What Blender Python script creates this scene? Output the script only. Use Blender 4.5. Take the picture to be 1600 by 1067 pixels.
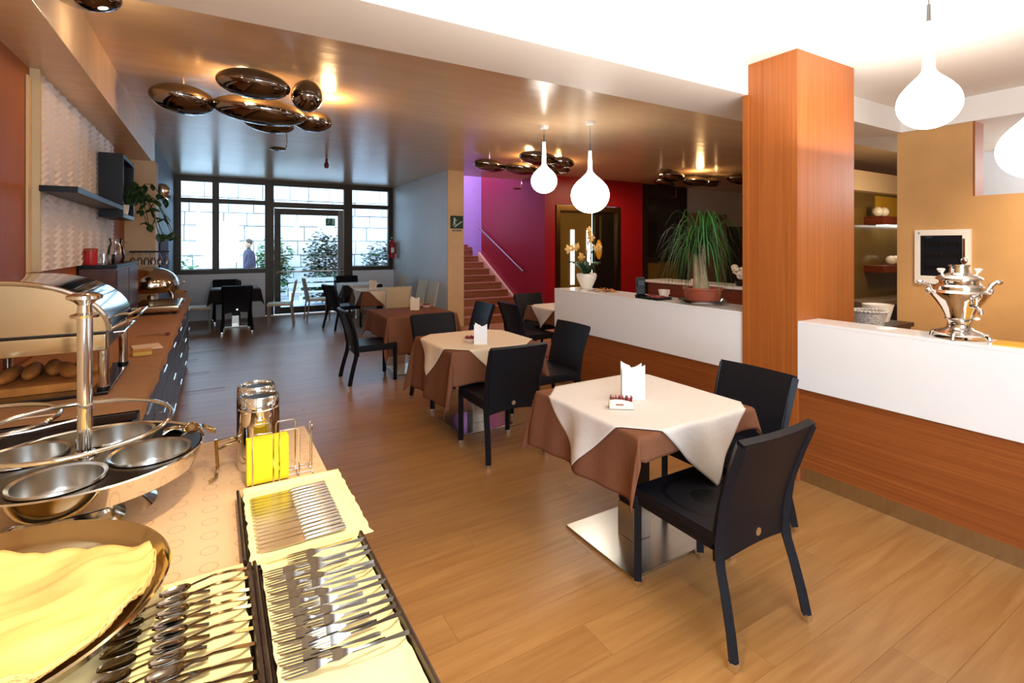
import bpy, bmesh, math, random
from math import sin, cos, pi, hypot, atan2, sqrt
from mathutils import Vector, Matrix, Euler, noise
for o in list(bpy.data.objects): bpy.data.objects.remove(o)
sc = bpy.context.scene
C = sc.collection
R = math.radians
random.seed(7)

# ------------------------------------------------------------------ camera, world, lights, exposure
cd = bpy.data.cameras.new('camera'); cam = bpy.data.objects.new('camera', cd); C.objects.link(cam)
cd.sensor_width = 36; cd.lens = 785/1600*36; cd.shift_y = (383-533.5)/1600
cd.clip_start = .02; cd.clip_end = 200
cam.location = (0, 0, 1.6); cam.rotation_euler = (R(90), 0, -math.atan(465/785))
sc.camera = cam

w = bpy.data.worlds.new('world'); sc.world = w; w.use_nodes = True
wn = w.node_tree.nodes['Background']; wn.inputs[0].default_value = (.52, .76, 1, 1); wn.inputs[1].default_value = 7.5

def lamp(name, kind, loc, power, col, rot=(0,0,0), **kw):
    l = bpy.data.lights.new(name, kind); l.energy = power; l.color = col
    for k, v in kw.items(): setattr(l, k, v)
    o = bpy.data.objects.new(name, l); C.objects.link(o); o.location = loc; o.rotation_euler = rot
    return o
# assumed daylight from behind the camera, area light with no window built there
lamp('assumed_rear_daylight', 'AREA', (.5, -2.7, 1.75), 265, (.66, .82, 1), (R(90), 0, -R(36)), shape='RECTANGLE', size=3.0, size_y=2.0)
# assumed downlight over the buffet and added spot over the dining floor, no fittings
lamp('assumed_buffet_downlight', 'SPOT', (.3, 1.0, 2.85), 170, (1, .80, .50), (0, 0, 0), spot_size=R(75), spot_blend=.7, shadow_soft_size=.08)
lamp('floor_fill', 'SPOT', (1.9, .6, 2.85), 34, (1, .83, .60), (R(14), 0, 0), spot_size=R(110), spot_blend=.8, shadow_soft_size=.1)
lamp('tray_ceiling_fill', 'AREA', (2.4, 1.4, 2.25), 48, (1, .95, .88), (R(180), 0, 0), shape='RECTANGLE', size=3.6, size_y=.9)  # added upward area light in mid-air, whitens the tray ceiling
lamp('bar_fill', 'SPOT', (4.6, .8, 2.85), 150, (1, .84, .60), (0, R(-20), 0), spot_size=R(110), spot_blend=.8, shadow_soft_size=.1)  # added spot brightening the bar and gold wall, no fitting there
lamp('assumed_stair_light', 'AREA', (5.1, 11.8, 5.2), 130, (.80, .58, 1), (0, 0, 0), shape='RECTANGLE', size=1.2, size_y=1.6)  # assumed violet light in the stairwell, area lamp below a closed ceiling
lamp('lobby_fill', 'AREA', (7.3, 7.2, 3.0), 30, (1, .74, .46), (0, 0, 0), shape='DISK', size=.5)  # added disc light brightening the lobby, no fitting there
lamp('bar_back_fill', 'POINT', (8.6, 2.95, 2.1), 32, (1, .80, .5), shadow_soft_size=.1, specular_factor=.2)  # added point light brightening the bar back, not a visible lamp
lamp('kitchen_fill', 'POINT', (7.2, 1.0, 2.4), 40, (.95, .97, 1), shadow_soft_size=.2)  # added point light for the wall seen through the pass-through

v = sc.view_settings; v.view_transform = 'Standard'; v.look = 'None'; v.gamma = 1; v.use_curve_mapping = False; v.exposure = 0.12

# ------------------------------------------------------------------ materials
def lin(c): return tuple((x/12.92 if x <= .04045 else ((x+.055)/1.055)**2.4) for x in c)
def hx(s): return lin(tuple(int(s[i:i+2], 16)/255 for i in (0, 2, 4)))
M = {}
def base(name):
    m = bpy.data.materials.new(name); m.use_nodes = True; M[name] = m
    n = m.node_tree.nodes; l = m.node_tree.links
    return m, n, l, n['Principled BSDF']
def node(n, t, **kw):
    x = n.new(t)
    for k, vv in kw.items(): setattr(x, k, vv)
    return x
def plain(name, col, rough=.5, metal=0, var=.06, scale=6, bump=0, spec=.5, coat=0, stretch=(1,1,1), emit=None):
    m, n, l, b = base(name)
    tc = node(n, 'ShaderNodeTexCoord'); mp = node(n, 'ShaderNodeMapping'); mp.inputs['Scale'].default_value = stretch
    nz = node(n, 'ShaderNodeTexNoise'); nz.inputs['Scale'].default_value = scale; nz.inputs['Detail'].default_value = 4
    l.new(tc.outputs['Object'], mp.inputs[0]); l.new(mp.outputs[0], nz.inputs['Vector'])
    rp = node(n, 'ShaderNodeValToRGB')
    c = hx(col) if isinstance(col, str) else col
    rp.color_ramp.elements[0].color = tuple(x*(1-var) for x in c)+(1,); rp.color_ramp.elements[1].color = tuple(min(1, x*(1+var)) for x in c)+(1,)
    rp.color_ramp.elements[0].position = .3; rp.color_ramp.elements[1].position = .7
    l.new(nz.outputs['Fac'], rp.inputs[0]); l.new(rp.outputs[0], b.inputs['Base Color'])
    b.inputs['Roughness'].default_value = rough; b.inputs['Metallic'].default_value = metal
    b.inputs['Specular IOR Level'].default_value = spec; b.inputs['Coat Weight'].default_value = coat
    if bump:
        bp = node(n, 'ShaderNodeBump'); bp.inputs['Strength'].default_value = bump; bp.inputs['Distance'].default_value = .01
        l.new(nz.outputs['Fac'], bp.inputs['Height']); l.new(bp.outputs[0], b.inputs['Normal'])
    if emit:
        b.inputs['Emission Color'].default_value = emit[:3]+(1,); b.inputs['Emission Strength'].default_value = emit[3]
    return m
def wood(name, c1, c2, stretch, rough=.4, scale=1.0, rnd=0, bump=.12):
    m, n, l, b = base(name)
    tc = node(n, 'ShaderNodeTexCoord'); mp = node(n, 'ShaderNodeMapping'); mp.inputs['Scale'].default_value = stretch
    src = tc.outputs['Object']
    if rnd:
        oi = node(n, 'ShaderNodeObjectInfo'); ad = node(n, 'ShaderNodeVectorMath', operation='ADD')
        mu = node(n, 'ShaderNodeMath', operation='MULTIPLY'); mu.inputs[1].default_value = 37
        l.new(oi.outputs['Random'], mu.inputs[0]); l.new(src, ad.inputs[0]); l.new(mu.outputs[0], ad.inputs[1]); src = ad.outputs[0]
    l.new(src, mp.inputs[0])
    n1 = node(n, 'ShaderNodeTexNoise'); n1.inputs['Scale'].default_value = scale; n1.inputs['Detail'].default_value = 6; n1.inputs['Roughness'].default_value = .6
    n1.inputs['Distortion'].default_value = .6
    l.new(mp.outputs[0], n1.inputs['Vector'])
    rp = node(n, 'ShaderNodeValToRGB'); rp.color_ramp.elements[0].position = .32; rp.color_ramp.elements[1].position = .68
    rp.color_ramp.elements[0].color = hx(c1)+(1,); rp.color_ramp.elements[1].color = hx(c2)+(1,)
    l.new(n1.outputs['Fac'], rp.inputs[0]); out = rp.outputs[0]
    if rnd:
        hs = node(n, 'ShaderNodeHueSaturation'); mr = node(n, 'ShaderNodeMapRange'); mr.inputs['To Min'].default_value = 1-rnd; mr.inputs['To Max'].default_value = 1+rnd
        l.new(oi.outputs['Random'], mr.inputs[0]); l.new(mr.outputs[0], hs.inputs['Value']); l.new(out, hs.inputs['Color']); out = hs.outputs[0]
    l.new(out, b.inputs['Base Color']); b.inputs['Roughness'].default_value = rough
    bp = node(n, 'ShaderNodeBump'); bp.inputs['Strength'].default_value = bump; bp.inputs['Distance'].default_value = .004
    l.new(n1.outputs['Fac'], bp.inputs['Height']); l.new(bp.outputs[0], b.inputs['Normal'])
    return m
def emis(name, col, s):
    m, n, l, b = base(name); b.inputs['Base Color'].default_value = (.9, .9, .9, 1)
    b.inputs['Emission Color'].default_value = col+(1,); b.inputs['Emission Strength'].default_value = s
    return m
def glass(name, tint=(1, 1, 1), refl=.08, rough=0):
    m, n, l, b = base(name); n.remove(b)
    t = node(n, 'ShaderNodeBsdfTransparent'); t.inputs[0].default_value = tint+(1,)
    g = node(n, 'ShaderNodeBsdfGlossy'); g.inputs['Roughness'].default_value = rough
    lw = node(n, 'ShaderNodeFresnel'); lw.inputs['IOR'].default_value = 1.45
    ad = node(n, 'ShaderNodeMath', operation='ADD'); ad.inputs[1].default_value = refl; ad.use_clamp = True
    mx = node(n, 'ShaderNodeMixShader'); l.new(lw.outputs[0], ad.inputs[0]); l.new(ad.outputs[0], mx.inputs[0])
    l.new(t.outputs[0], mx.inputs[1]); l.new(g.outputs[0], mx.inputs[2]); l.new(mx.outputs[0], n['Material Output'].inputs[0])
    return m
wood('oak', '966838', 'aa7e4b', (1.0, 16, 16), .34, 1.5, .06, .025)
wood('oak_base', '8c5a2c', 'a06c3a', (1.2, 9, 9), .36, 1.3, 0, .02)
wood('teak_v', '98501c', 'b0642a', (34, 34, .4), .42, 2.2)
wood('teak_h', '86451b', 'a05a28', (30, .4, 30), .42, 2.2)
wood('teak_dark', '5e220c', '82381a', (20, .6, 20), .4, 1.5)
wood('wall_wood', '8f4610', 'ad601f', (1, 1, .35), .55, 1.2)
wood('dark_wood', '1d120e', '33211a', (1, 14, 14), .35, 1.5)
wood('brown_wood', '3f2114', '5c3320', (12, 1, 12), .4, 1.2)
wood('stair_wood', '8a5632', 'a8714a', (1, 14, 14), .4, 1.4)
plain('plaster_ceiling', 'dcbc96', .24, var=.05, scale=2.2, bump=.35, stretch=(.7, 3.5, 1), spec=.6)
plain('plaster_white', 'f3ece2', .45, var=.02, scale=3)
plain('wall_white', 'e6e8ea', .5, var=.02)
plain('wall_grey', 'c4baa6', .6, var=.02)
plain('wall_cream', 'd9b98c', .55, var=.04)
plain('gold_plaster', 'cf9c60', .45, var=.14, scale=1.6, bump=.1)
plain('red_wall', '9a1118', .4, var=.04)
plain('crimson_wall', '920c2a', .4, var=.04)
plain('lilac_wall', 'c9b2dc', .6, var=.02)
plain('chrome', 'e4e2de', .07, 1, var=.02)
plain('chrome_dark', '857f7c', .06, 1, var=.02)
plain('knife_steel', 'a8a096', .2, 1, var=.03)
plain('cutlery', '867d73', .14, 1, var=.03)  # darkened tint stands in for dark surroundings mirrored in the metal
plain('steel', 'c4c0b8', .25, 1, var=.05, scale=3, stretch=(1, 18, 1))
plain('mirror_steel', 'cbb690', .12, 1, var=.02)  # warm tint puts the tungsten light into the steel colour
plain('bronze', '8a6a3c', .3, 1, var=.05)
plain('black_plastic', '0a0a0c', .4, var=.1, spec=.25)
plain('black_metal', '101012', .3, .3, var=.1)
plain('dark_plate', '241c18', .18, .6, var=.1, coat=.4)
plain('lacquer_white', 'f4f4f4', .22, var=.01, spec=.5, coat=.3)
plain('anodised', '3a3026', .4, .5, var=.1)
plain('alu', '6b6a66', .4, .6, var=.06)
plain('brown_cloth', '7a4f38', .85, var=.06, scale=90, bump=.15, spec=.15)
plain('cream_cloth', 'ecd9bf', .8, var=.03, scale=60, bump=.12, spec=.2)
plain('white_cloth', 'dcd3cb', .8, var=.03, scale=60, bump=.12, spec=.2)
plain('dark_cloth', '1f1512', .85, var=.08, scale=60)
plain('napkin_warm', 'fbe9ad', .85, var=.06, scale=30, bump=.2, spec=.1)  # yellow of the warm lamp mixed into the cream cloth colour
plain('napkin_gold', 'f3c67c', .85, var=.26, scale=5, bump=.5, spec=.1)  # colour noise paints the shaded folds into the cloth
plain('yellow_paper', 'f7d808', .7, var=.03)
plain('white_paper', 'fbfbfa', .7, var=.01)
plain('runner_brown', 'a87a50', .85, var=.07, scale=25, bump=.2)
plain('cream_leather', 'cbb791', .55, var=.05)
plain('cream_metal', 'b7ae9c', .4, .2, var=.04)
plain('red_plastic', 'b81a1c', .35, var=.05)
plain('dark_red', '6d1016', .5, var=.2, scale=40)
plain('purple_fabric', '3a1230', .8, var=.1)
plain('terracotta', '9c4a2e', .6, var=.08)
plain('ceramic_white', 'f3e8d6', .25, var=.02, coat=.3)
plain('stone', 'e6e4de', .9, var=.14, scale=3, bump=.4)
plain('terrace', 'b9bcc4', .8, var=.08)
plain('leaf_green', '2f6b24', .5, var=.3, scale=14)
plain('leaf_dark', '1c3d1c', .5, var=.3, scale=10)
plain('trunk', 'a08a68', .8, var=.2, scale=20, bump=.4)
plain('flower', 'f0c070', .6, var=.12)
plain('soil', '2a1c14', .9, var=.3, scale=30, bump=.5)
plain('skin', 'c89878', .6, var=.03)
plain('jacket', '14203c', .8, var=.15)
plain('trousers', '23262e', .8, var=.1)
plain('hair', '2a211c', .7, var=.1)
plain('bread', 'b8742e', .8, var=.2, scale=14, bump=.4)
plain('sign_green', '06342a', .5, var=.03)
plain('sign_white', 'cfe8dc', .5, var=.02)
plain('sign_bright', '128a66', .5, var=.02)
plain('blue_grey', '5b7590', .55, var=.05)
plain('panel_cream', 'cbb082', .5, var=.03)
plain('wave_white', 'efe6e2', .4, var=.02)
plain('tan_bark', '8d7a68', .7, var=.1)
plain('screen_dark', '17191f', .12, var=.1)
plain('smoke_panel', '6e5526', .2, var=.12, scale=2, coat=.3)
plain('brown_glass', '1f1812', .08, var=.2, spec=.8)
plain('red_berry', '8a1a1e', .5, var=.3, scale=40)
plain('yellow_lacquer', 'd8a028', .4, var=.05)
plain('basket_white', 'c9c2ba', .7, var=.4, scale=60, bump=.6)
glass('pane_glass', (.93, .97, 1), .03)
glass('clear_glass', (.96, .97, .97), .05)
emis('lamp_glow', (1, .93, .82), 10.0)
emis('strip_glow', (1, .93, .8), 3.5)
emis('warm_bulb', (1, .62, .25), 30)

def wicker():
    m, n, l, b = base('wicker')
    tc = node(n, 'ShaderNodeTexCoord')
    bk = node(n, 'ShaderNodeTexBrick'); bk.inputs['Scale'].default_value = 55; bk.inputs['Mortar Size'].default_value = .03
    bk.inputs['Color1'].default_value = (.006, .006, .009, 1); bk.inputs['Color2'].default_value = (.010, .010, .015, 1); bk.inputs['Mortar'].default_value = (.003, .003, .004, 1)
    mp = node(n, 'ShaderNodeMapping'); mp.inputs['Rotation'].default_value = (R(90), 0, 0)
    l.new(tc.outputs['Object'], mp.inputs[0]); l.new(mp.outputs[0], bk.inputs['Vector'])
    l.new(bk.outputs['Color'], b.inputs['Base Color']); b.inputs['Roughness'].default_value = .42
    b.inputs['Specular IOR Level'].default_value = .2
    bp = node(n, 'ShaderNodeBump'); bp.inputs['Strength'].default_value = .4; bp.inputs['Distance'].default_value = .003; bp.invert = True
    l.new(bk.outputs['Fac'], bp.inputs['Height']); l.new(bp.outputs[0], b.inputs['Normal'])
wicker()
def ring_paper():
    # buffet table top covered by tan paper printed with a grid of faint ring marks
    m, n, l, b = base('ring_paper')
    tc = node(n, 'ShaderNodeTexCoord')
    md = node(n, 'ShaderNodeVectorMath', operation='MODULO'); md.inputs[1].default_value = (.085, .085, 10)
    ad = node(n, 'ShaderNodeVectorMath', operation='ADD'); ad.inputs[1].default_value = (8.5, 8.5, 0)
    sb = node(n, 'ShaderNodeVectorMath', operation='SUBTRACT'); sb.inputs[1].default_value = (.0425, .0425, 0)
    ml = node(n, 'ShaderNodeVectorMath', operation='MULTIPLY'); ml.inputs[1].default_value = (1, 1, 0)
    ln = node(n, 'ShaderNodeVectorMath', operation='LENGTH')
    l.new(tc.outputs['Object'], ad.inputs[0]); l.new(ad.outputs[0], md.inputs[0]); l.new(md.outputs[0], sb.inputs[0]); l.new(sb.outputs[0], ml.inputs[0]); l.new(ml.outputs[0], ln.inputs[0])
    cp = node(n, 'ShaderNodeMath', operation='COMPARE'); cp.inputs[1].default_value = .021; cp.inputs[2].default_value = .0016
    l.new(ln.outputs['Value'], cp.inputs[0])
    mx = node(n, 'ShaderNodeMixRGB'); mx.inputs[1].default_value = hx('dfba92')+(1,); mx.inputs[2].default_value = hx('c79d77')+(1,)
    l.new(cp.outputs[0], mx.inputs[0]); l.new(mx.outputs[0], b.inputs['Base Color']); b.inputs['Roughness'].default_value = .6
ring_paper()

# ------------------------------------------------------------------ mesh builder
class MB:
    def __init__(s): s.bm = bmesh.new(); s.bev = False
    def box(s, c, d, bev=0, rot=None):
        mt = Matrix.Translation(c)
        if rot is not None: mt = mt @ Euler(rot).to_matrix().to_4x4()
        r = bmesh.ops.create_cube(s.bm, size=1, matrix=mt @ Matrix.Diagonal((d[0], d[1], d[2], 1)))
        if bev:
            s.bev = True; es = list({e for vv in r['verts'] for e in vv.link_edges})
            bmesh.ops.bevel(s.bm, geom=es, offset=bev, segments=2, profile=.5, affect='EDGES')
        return s
    def bx(s, x0, x1, y0, y1, z0, z1, bev=0): return s.box(((x0+x1)/2, (y0+y1)/2, (z0+z1)/2), (abs(x1-x0), abs(y1-y0), abs(z1-z0)), bev)
    def rings(s, rs, closed=False, cap=True):
        bm = s.bm; V = [[bm.verts.new(p) for p in r] for r in rs]; k = len(V[0]); m = len(V)
        for i in range(m if closed else m-1):
            a, b = V[i], V[(i+1) % m]
            for j in range(k): bm.faces.new((a[j], a[(j+1) % k], b[(j+1) % k], b[j]))
        if cap and not closed:
            bm.faces.new(V[0][::-1]); bm.faces.new(V[-1])
        return s
    def tube(s, pts, r, seg=8, closed=False, flat=1.0):
        P = [Vector(p) for p in pts]; n = len(P); rs = []
        up = None
        for i, p in enumerate(P):
            t = (P[(i+1) % n]-P[i-1]) if closed else (P[min(i+1, n-1)]-P[max(i-1, 0)])
            t.normalize()
            if up is None: up = Vector((0, 0, 1)) if abs(t.z) < .9 else Vector((1, 0, 0))
            a = t.cross(up)
            if a.length < 1e-4: a = t.cross(Vector((0, 1, .3)))
            a.normalize(); b = t.cross(a).normalized(); up = -b if (-b).dot(up) > 0 else b
            rr = r[i] if isinstance(r, (list, tuple)) else r
            rs.append([p + a*(rr*cos(2*pi*k/seg)) + b*(rr*flat*sin(2*pi*k/seg)) for k in range(seg)])
        return s.rings(rs, closed)
    def cyl(s, p0, p1, r0, r1=None, seg=20): return s.tube([p0, p1], [r0, r0 if r1 is None else r1], seg)
    def lathe(s, prof, c=(0, 0, 0), seg=32, sx=1, sy=1, close=False):
        bm = s.bm; V = []
        for r, z in prof:
            if r < 1e-5: V.append([bm.verts.new((c[0], c[1], c[2]+z))])
            else: V.append([bm.verts.new((c[0]+sx*r*cos(2*pi*k/seg), c[1]+sy*r*sin(2*pi*k/seg), c[2]+z)) for k in range(seg)])
        for i in range(len(V)-1+(1 if close else 0)):
            a, b = V[i], V[(i+1) % len(V)]
            for j in range(seg):
                j2 = (j+1) % seg
                if len(a) == 1 and len(b) == 1: continue
                if len(a) == 1: bm.faces.new((a[0], b[j2], b[j]))
                elif len(b) == 1: bm.faces.new((a[j], a[j2], b[0]))
                else: bm.faces.new((a[j], a[j2], b[j2], b[j]))
        return s
    def ell(s, c, rad, rot=(0, 0, 0), seg=24, rings=14):
        mt = Matrix.Translation(c) @ Euler(rot).to_matrix().to_4x4() @ Matrix.Diagonal((rad[0], rad[1], rad[2], 1))
        bmesh.ops.create_uvsphere(s.bm, u_segments=seg, v_segments=rings, radius=1, matrix=mt); return s
    def sheet(s, f, nu, nv, th=0):
        # f(u,v) -> point; th gives the sheet a real thickness
        bm = s.bm
        P = [[Vector(f(i/nu, j/nv)) for j in range(nv+1)] for i in range(nu+1)]
        A = [[bm.verts.new(p) for p in row] for row in P]
        for i in range(nu):
            for j in range(nv): bm.faces.new((A[i][j], A[i+1][j], A[i+1][j+1], A[i][j+1]))
        if th:
            def nor(i, j):
                du = P[min(i+1, nu)][j]-P[max(i-1, 0)][j]; dv = P[i][min(j+1, nv)]-P[i][max(j-1, 0)]
                nn = du.cross(dv); return nn.normalized() if nn.length > 1e-9 else Vector((0, 0, 1))
            B = [[bm.verts.new(P[i][j]-nor(i, j)*th) for j in range(nv+1)] for i in range(nu+1)]
            for i in range(nu):
                for j in range(nv): bm.faces.new((B[i][j], B[i][j+1], B[i+1][j+1], B[i+1][j]))
            for i in range(nu):
                bm.faces.new((A[i][0], B[i][0], B[i+1][0], A[i+1][0])); bm.faces.new((A[i][nv], A[i+1][nv], B[i+1][nv], B[i][nv]))
            for j in range(nv):
                bm.faces.new((A[0][j], A[0][j+1], B[0][j+1], B[0][j])); bm.faces.new((A[nu][j], B[nu][j], B[nu][j+1], A[nu][j+1]))
        return s
    def prism(s, poly, mapf, d0, d1):
        # poly of 2D points, mapf(u, v, d) -> 3D
        bm = s.bm; a = [bm.verts.new(mapf(u, vv, d0)) for u, vv in poly]; b = [bm.verts.new(mapf(u, vv, d1)) for u, vv in poly]
        n = len(a)
        for i in range(n): bm.faces.new((a[i], a[(i+1) % n], b[(i+1) % n], b[i]))
        bm.faces.new(a[::-1]); bm.faces.new(b); return s
    def ribbon(s, pts, wd, th, side=(0, 1, 0)):
        rs = []; sd = Vector(side)
        for i, p in enumerate(pts):
            p = Vector(p); q = sd*(wd[i] if isinstance(wd, (list, tuple)) else wd)*.5; u = Vector((0, 0, th/2))
            rs.append([p-q-u, p+q-u, p+q+u, p-q+u])
        return s.rings(rs)
    def mesh(s, name, mat, sharp=38):
        bmesh.ops.recalc_face_normals(s.bm, faces=s.bm.faces)
        me = bpy.data.meshes.new(name); s.bm.to_mesh(me); s.bm.free()
        me.materials.append(M[mat] if isinstance(mat, str) else mat)
        if s.bev: me['bevelled'] = 1
        me.polygons.foreach_set('use_smooth', [True]*len(me.polygons))
        if sharp: me.set_sharp_from_angle(angle=R(sharp))
        return me
    def out(s, name, mat, parent=None, sharp=38):
        return link(name, s.mesh(name, mat, sharp), parent)
def link(name, data, parent=None):
    o = bpy.data.objects.new(name, data); C.objects.link(o)
    if data is not None and data.get('bevelled'):
        wn_ = o.modifiers.new('weighted', 'WEIGHTED_NORMAL'); wn_.keep_sharp = True
    if parent: o.parent = parent
    return o
def tag(o, label, cat, group=None):
    o['label'] = label; o['category'] = cat
    if group: o['group'] = group
    return o
def thing(name, label, cat, loc=(0, 0, 0), rz=0, group=None):
    o = bpy.data.objects.new(name, None); C.objects.link(o); o.empty_display_size = .1
    o.location = loc; o.rotation_euler = (0, 0, rz)
    return tag(o, label, cat, group)
def struct(o): o['kind'] = 'structure'; return o
def stuff(o): o['kind'] = 'stuff'; return o
def sempty(name, loc=(0, 0, 0)):
    o = bpy.data.objects.new(name, None); C.objects.link(o); o.location = loc; return struct(o)
def dup(root, loc, rz=None, label=None, group=None):
    r = root.copy(); C.objects.link(r); r.location = loc
    if rz is not None: r.rotation_euler = (0, 0, rz)
    if label: r['label'] = label
    if group: r['group'] = group
    for ch in list(root.children):
        c = ch.copy(); C.objects.link(c); c.parent = r
        for g in ch.children:
            d = g.copy(); C.objects.link(d); d.parent = c
    return r

# ------------------------------------------------------------------ room shell
fl = struct(MB().bx(-1.1, 14, -3.1, 12.75, -.12, -.003).out('floor', 'oak_base'))
PL = 2.15; PW = .18
pm = MB().box((0, 0, -.004), (PL-.0008, PW-.0008, .008), .0005).mesh('plank', 'oak')
j = 0
for row in range(int(9.0/PW)):
    y = .05+PW*(row+.5); x = -1.0+(row*.83 % PL) - PL/2
    while x < 7.2:
        if x > -.9 and x+PL/2 < 7.9:
            o = link('plank', pm, fl); o.location = (x, y, 0)
            if j >= 298: break
            j += 1
        x += PL

ceil = struct(MB().bx(-.72, 14, 2.83, 9.6, 3.06, 3.2).bx(-.72, 4.24, 9.6, 12.75, 3.06, 3.2).out('ceiling', 'plaster_ceiling'))
struct(MB().bx(-1.1, 6.0, -3.1, 2.31, 2.935, 3.2).out('ceiling', 'plaster_white'))
struct(MB().bx(-.71, 14, 2.31, 2.83, 2.71, 3.2, .004).out('trim_1', 'plaster_white'))                 # cross beam
struct(MB().bx(-1.1, -.71, -3.1, 8.5, 2.71, 3.2, .004).out('trim_2', 'plaster_ceiling'))            # beam along the left wall
struct(MB().bx(5.83, 14, -3.1, 2.31, 2.71, 3.2).out('trim_3', 'plaster_white'))                     # dropped soffit at right
struct(MB().bx(6.2, 14, 3.95, 4.15, 2.45, 2.76).out('trim_4', 'plaster_ceiling'))
struct(MB().bx(-1.1, -1.0, 3.3, 8.5, 0, 2.71).out('wall_left', 'wall_wood'))
struct(MB().bx(-1.1, -1.002, -3.1, 3.3, 0, 2.71).out('wall_left_near', 'wall_cream'))
struct(MB().bx(-1.1, 14, -3.2, -3.1, 0, 3.2).out('wall_front', 'wall_grey'))
struct(MB().bx(14, 14.1, -3.1, 12.75, 0, 3.2).out('wall_right', 'wall_white'))
struct(MB().bx(-1.0, -.67, 8.12, 8.5, 0, 2.71, .004).out('trim_5', 'wall_cream'))                   # cream pilaster
struct(MB().bx(-1.1, -.72, 8.5, 12.75, 0, 3.06).out('wall_left_rear', 'blue_grey'))
struct(MB().bx(3.91, 4.24, 9.05, 12.6, 0, 3.06).bx(3.912, 4.238, 9.045, 9.05, 0, 3.06).out('wall_middle', 'wall_white'))
struct(MB().bx(3.905, 4.245, 9.035, 9.046, 0, 3.06).out('trim_6', 'wall_cream'))                    # end face of the white wall
# stair walls
struct(MB().bx(5.88, 6.03, 8.6, 11.47, 0, 5.5).out('wall_stair', 'crimson_wall'))
struct(MB().bx(4.24, 8.4, 13.0, 13.1, 0, 5.5).bx(4.14, 4.24, 9.6, 13.0, 3.06, 5.5).out('wall_stair_back', 'lilac_wall'))
struct(MB().bx(4.14, 8.4, 9.5, 13.1, 5.5, 5.6).out('ceiling', 'plaster_white'))
struct(MB().bx(8.4, 8.5, 11.4, 13.1, 0, 5.5).bx(6.03, 8.5, 11.37, 11.47, 0, 5.5).bx(4.14, 6.03, 9.5, 9.6, 3.2, 5.5).out('wall_stairwell', 'lilac_wall'))
struct(MB().bx(6.03, 6.15, 8.6, 8.75, 0, 3.06).bx(7.97, 8.66, 8.6, 8.75, 0, 3.06).bx(6.15, 7.97, 8.6, 8.75, 2.46, 3.06).out('wall_back_red', 'red_wall'))
struct(MB().bx(8.66, 14, 8.78, 8.9, 0, 3.06).out('wall_back_lobby', 'wall_white'))
# gold plaster wall with a pass-through
struct(MB().bx(5.85, 6.05, -3.1, 1.77, 0, 2.04).bx(5.85, 6.05, 1.77, 2.35, 0, 2.71).out('wall_gold', 'gold_plaster'))
struct(MB().bx(5.852, 6.05, 1.755, 1.769, 2.04, 2.71).out('trim_7', 'wall_wood'))
struct(MB().bx(7.9, 8.0, -3.1, 2.31, 0, 2.71).bx(7.86, 7.9, .5, 1.35, 0, 2.71).out('wall_kitchen', 'wall_white'))
struct(MB().bx(6.6, 14, 4.15, 4.25, 0, 2.45).out('wall_bar_back', 'brown_wood'))

# ------------------------------------------------------------------ rear glazed front
W = 12.6
wi = sempty('window_1', (0, W, 0))
def bar(x0, x1, z0, z1, d=.1, par=wi, mat='anodised', nm='frame_bar'): return MB().bx(x0, x1, -d/2, d/2, z0, z1, .004).out(nm, mat, par)
def pane(x0, x1, z0, z1, par=wi): return MB().bx(x0, x1, -.006, .006, z0, z1).out('pane', 'pane_glass', par)
bar(-.72, 3.91, 2.95, 3.06)
for x0, x1, z0 in ((-.72, -.60, .98), (-.04, .09, .98), (.98, 1.16, .02), (2.70, 2.90, .02), (3.79, 3.91, .98)): bar(x0, x1, z0, 2.95, .11)
for x0, x1 in ((-.60, -.04), (.09, .98), (2.90, 3.79)):
    bar(x0, x1, .98, 1.08); bar(x0, x1, 2.50, 2.60)
    pane(x0, x1, 1.08, 2.50); pane(x0, x1, 2.60, 2.95)
bar(1.16, 2.70, 2.46, 2.58); pane(1.16, 2.70, 2.58, 2.95)
struct(MB().bx(-.72, .98, W-.1, W+.1, 0, .98).bx(2.9, 3.91, W-.1, W+.1, 0, .98).out('wall_back', 'wall_white'))
do = sempty('door_1', (0, W-.03, 0))
for a in ((1.17, 1.30, .03, 2.44), (2.56, 2.69, .03, 2.44), (1.30, 2.56, 2.30, 2.44), (1.30, 2.56, .03, .18)): bar(*a, .06, do, 'alu' if a[1] > 2.6 else 'anodised', 'door_frame')
pane(1.30, 2.56, .18, 2.30, do)
MB().cyl((1.2, -.07, .99), (2.66, -.07, .99), .018).box((1.22, -.05, .99), (.04, .06, .08)).box((2.63, -.05, .99), (.05, .06, .12)).out('push_bar', 'chrome', do)
MB().bx(2.28, 2.50, -.012, -.004, 2.06, 2.24).out('sign_reflection', 'sign_bright', do)  # exit sign reflection in the glass, built as a plate
MB().bx(2.43, 2.49, -.016, -.012, 2.08, 2.22).box((2.345, -.014, 2.15), (.03, .004, .08), 0, (0, R(25), 0)).box((2.36, -.014, 2.20), (.026, .004, .026)).out('sign_reflection_figure', 'sign_white', do)

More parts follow.
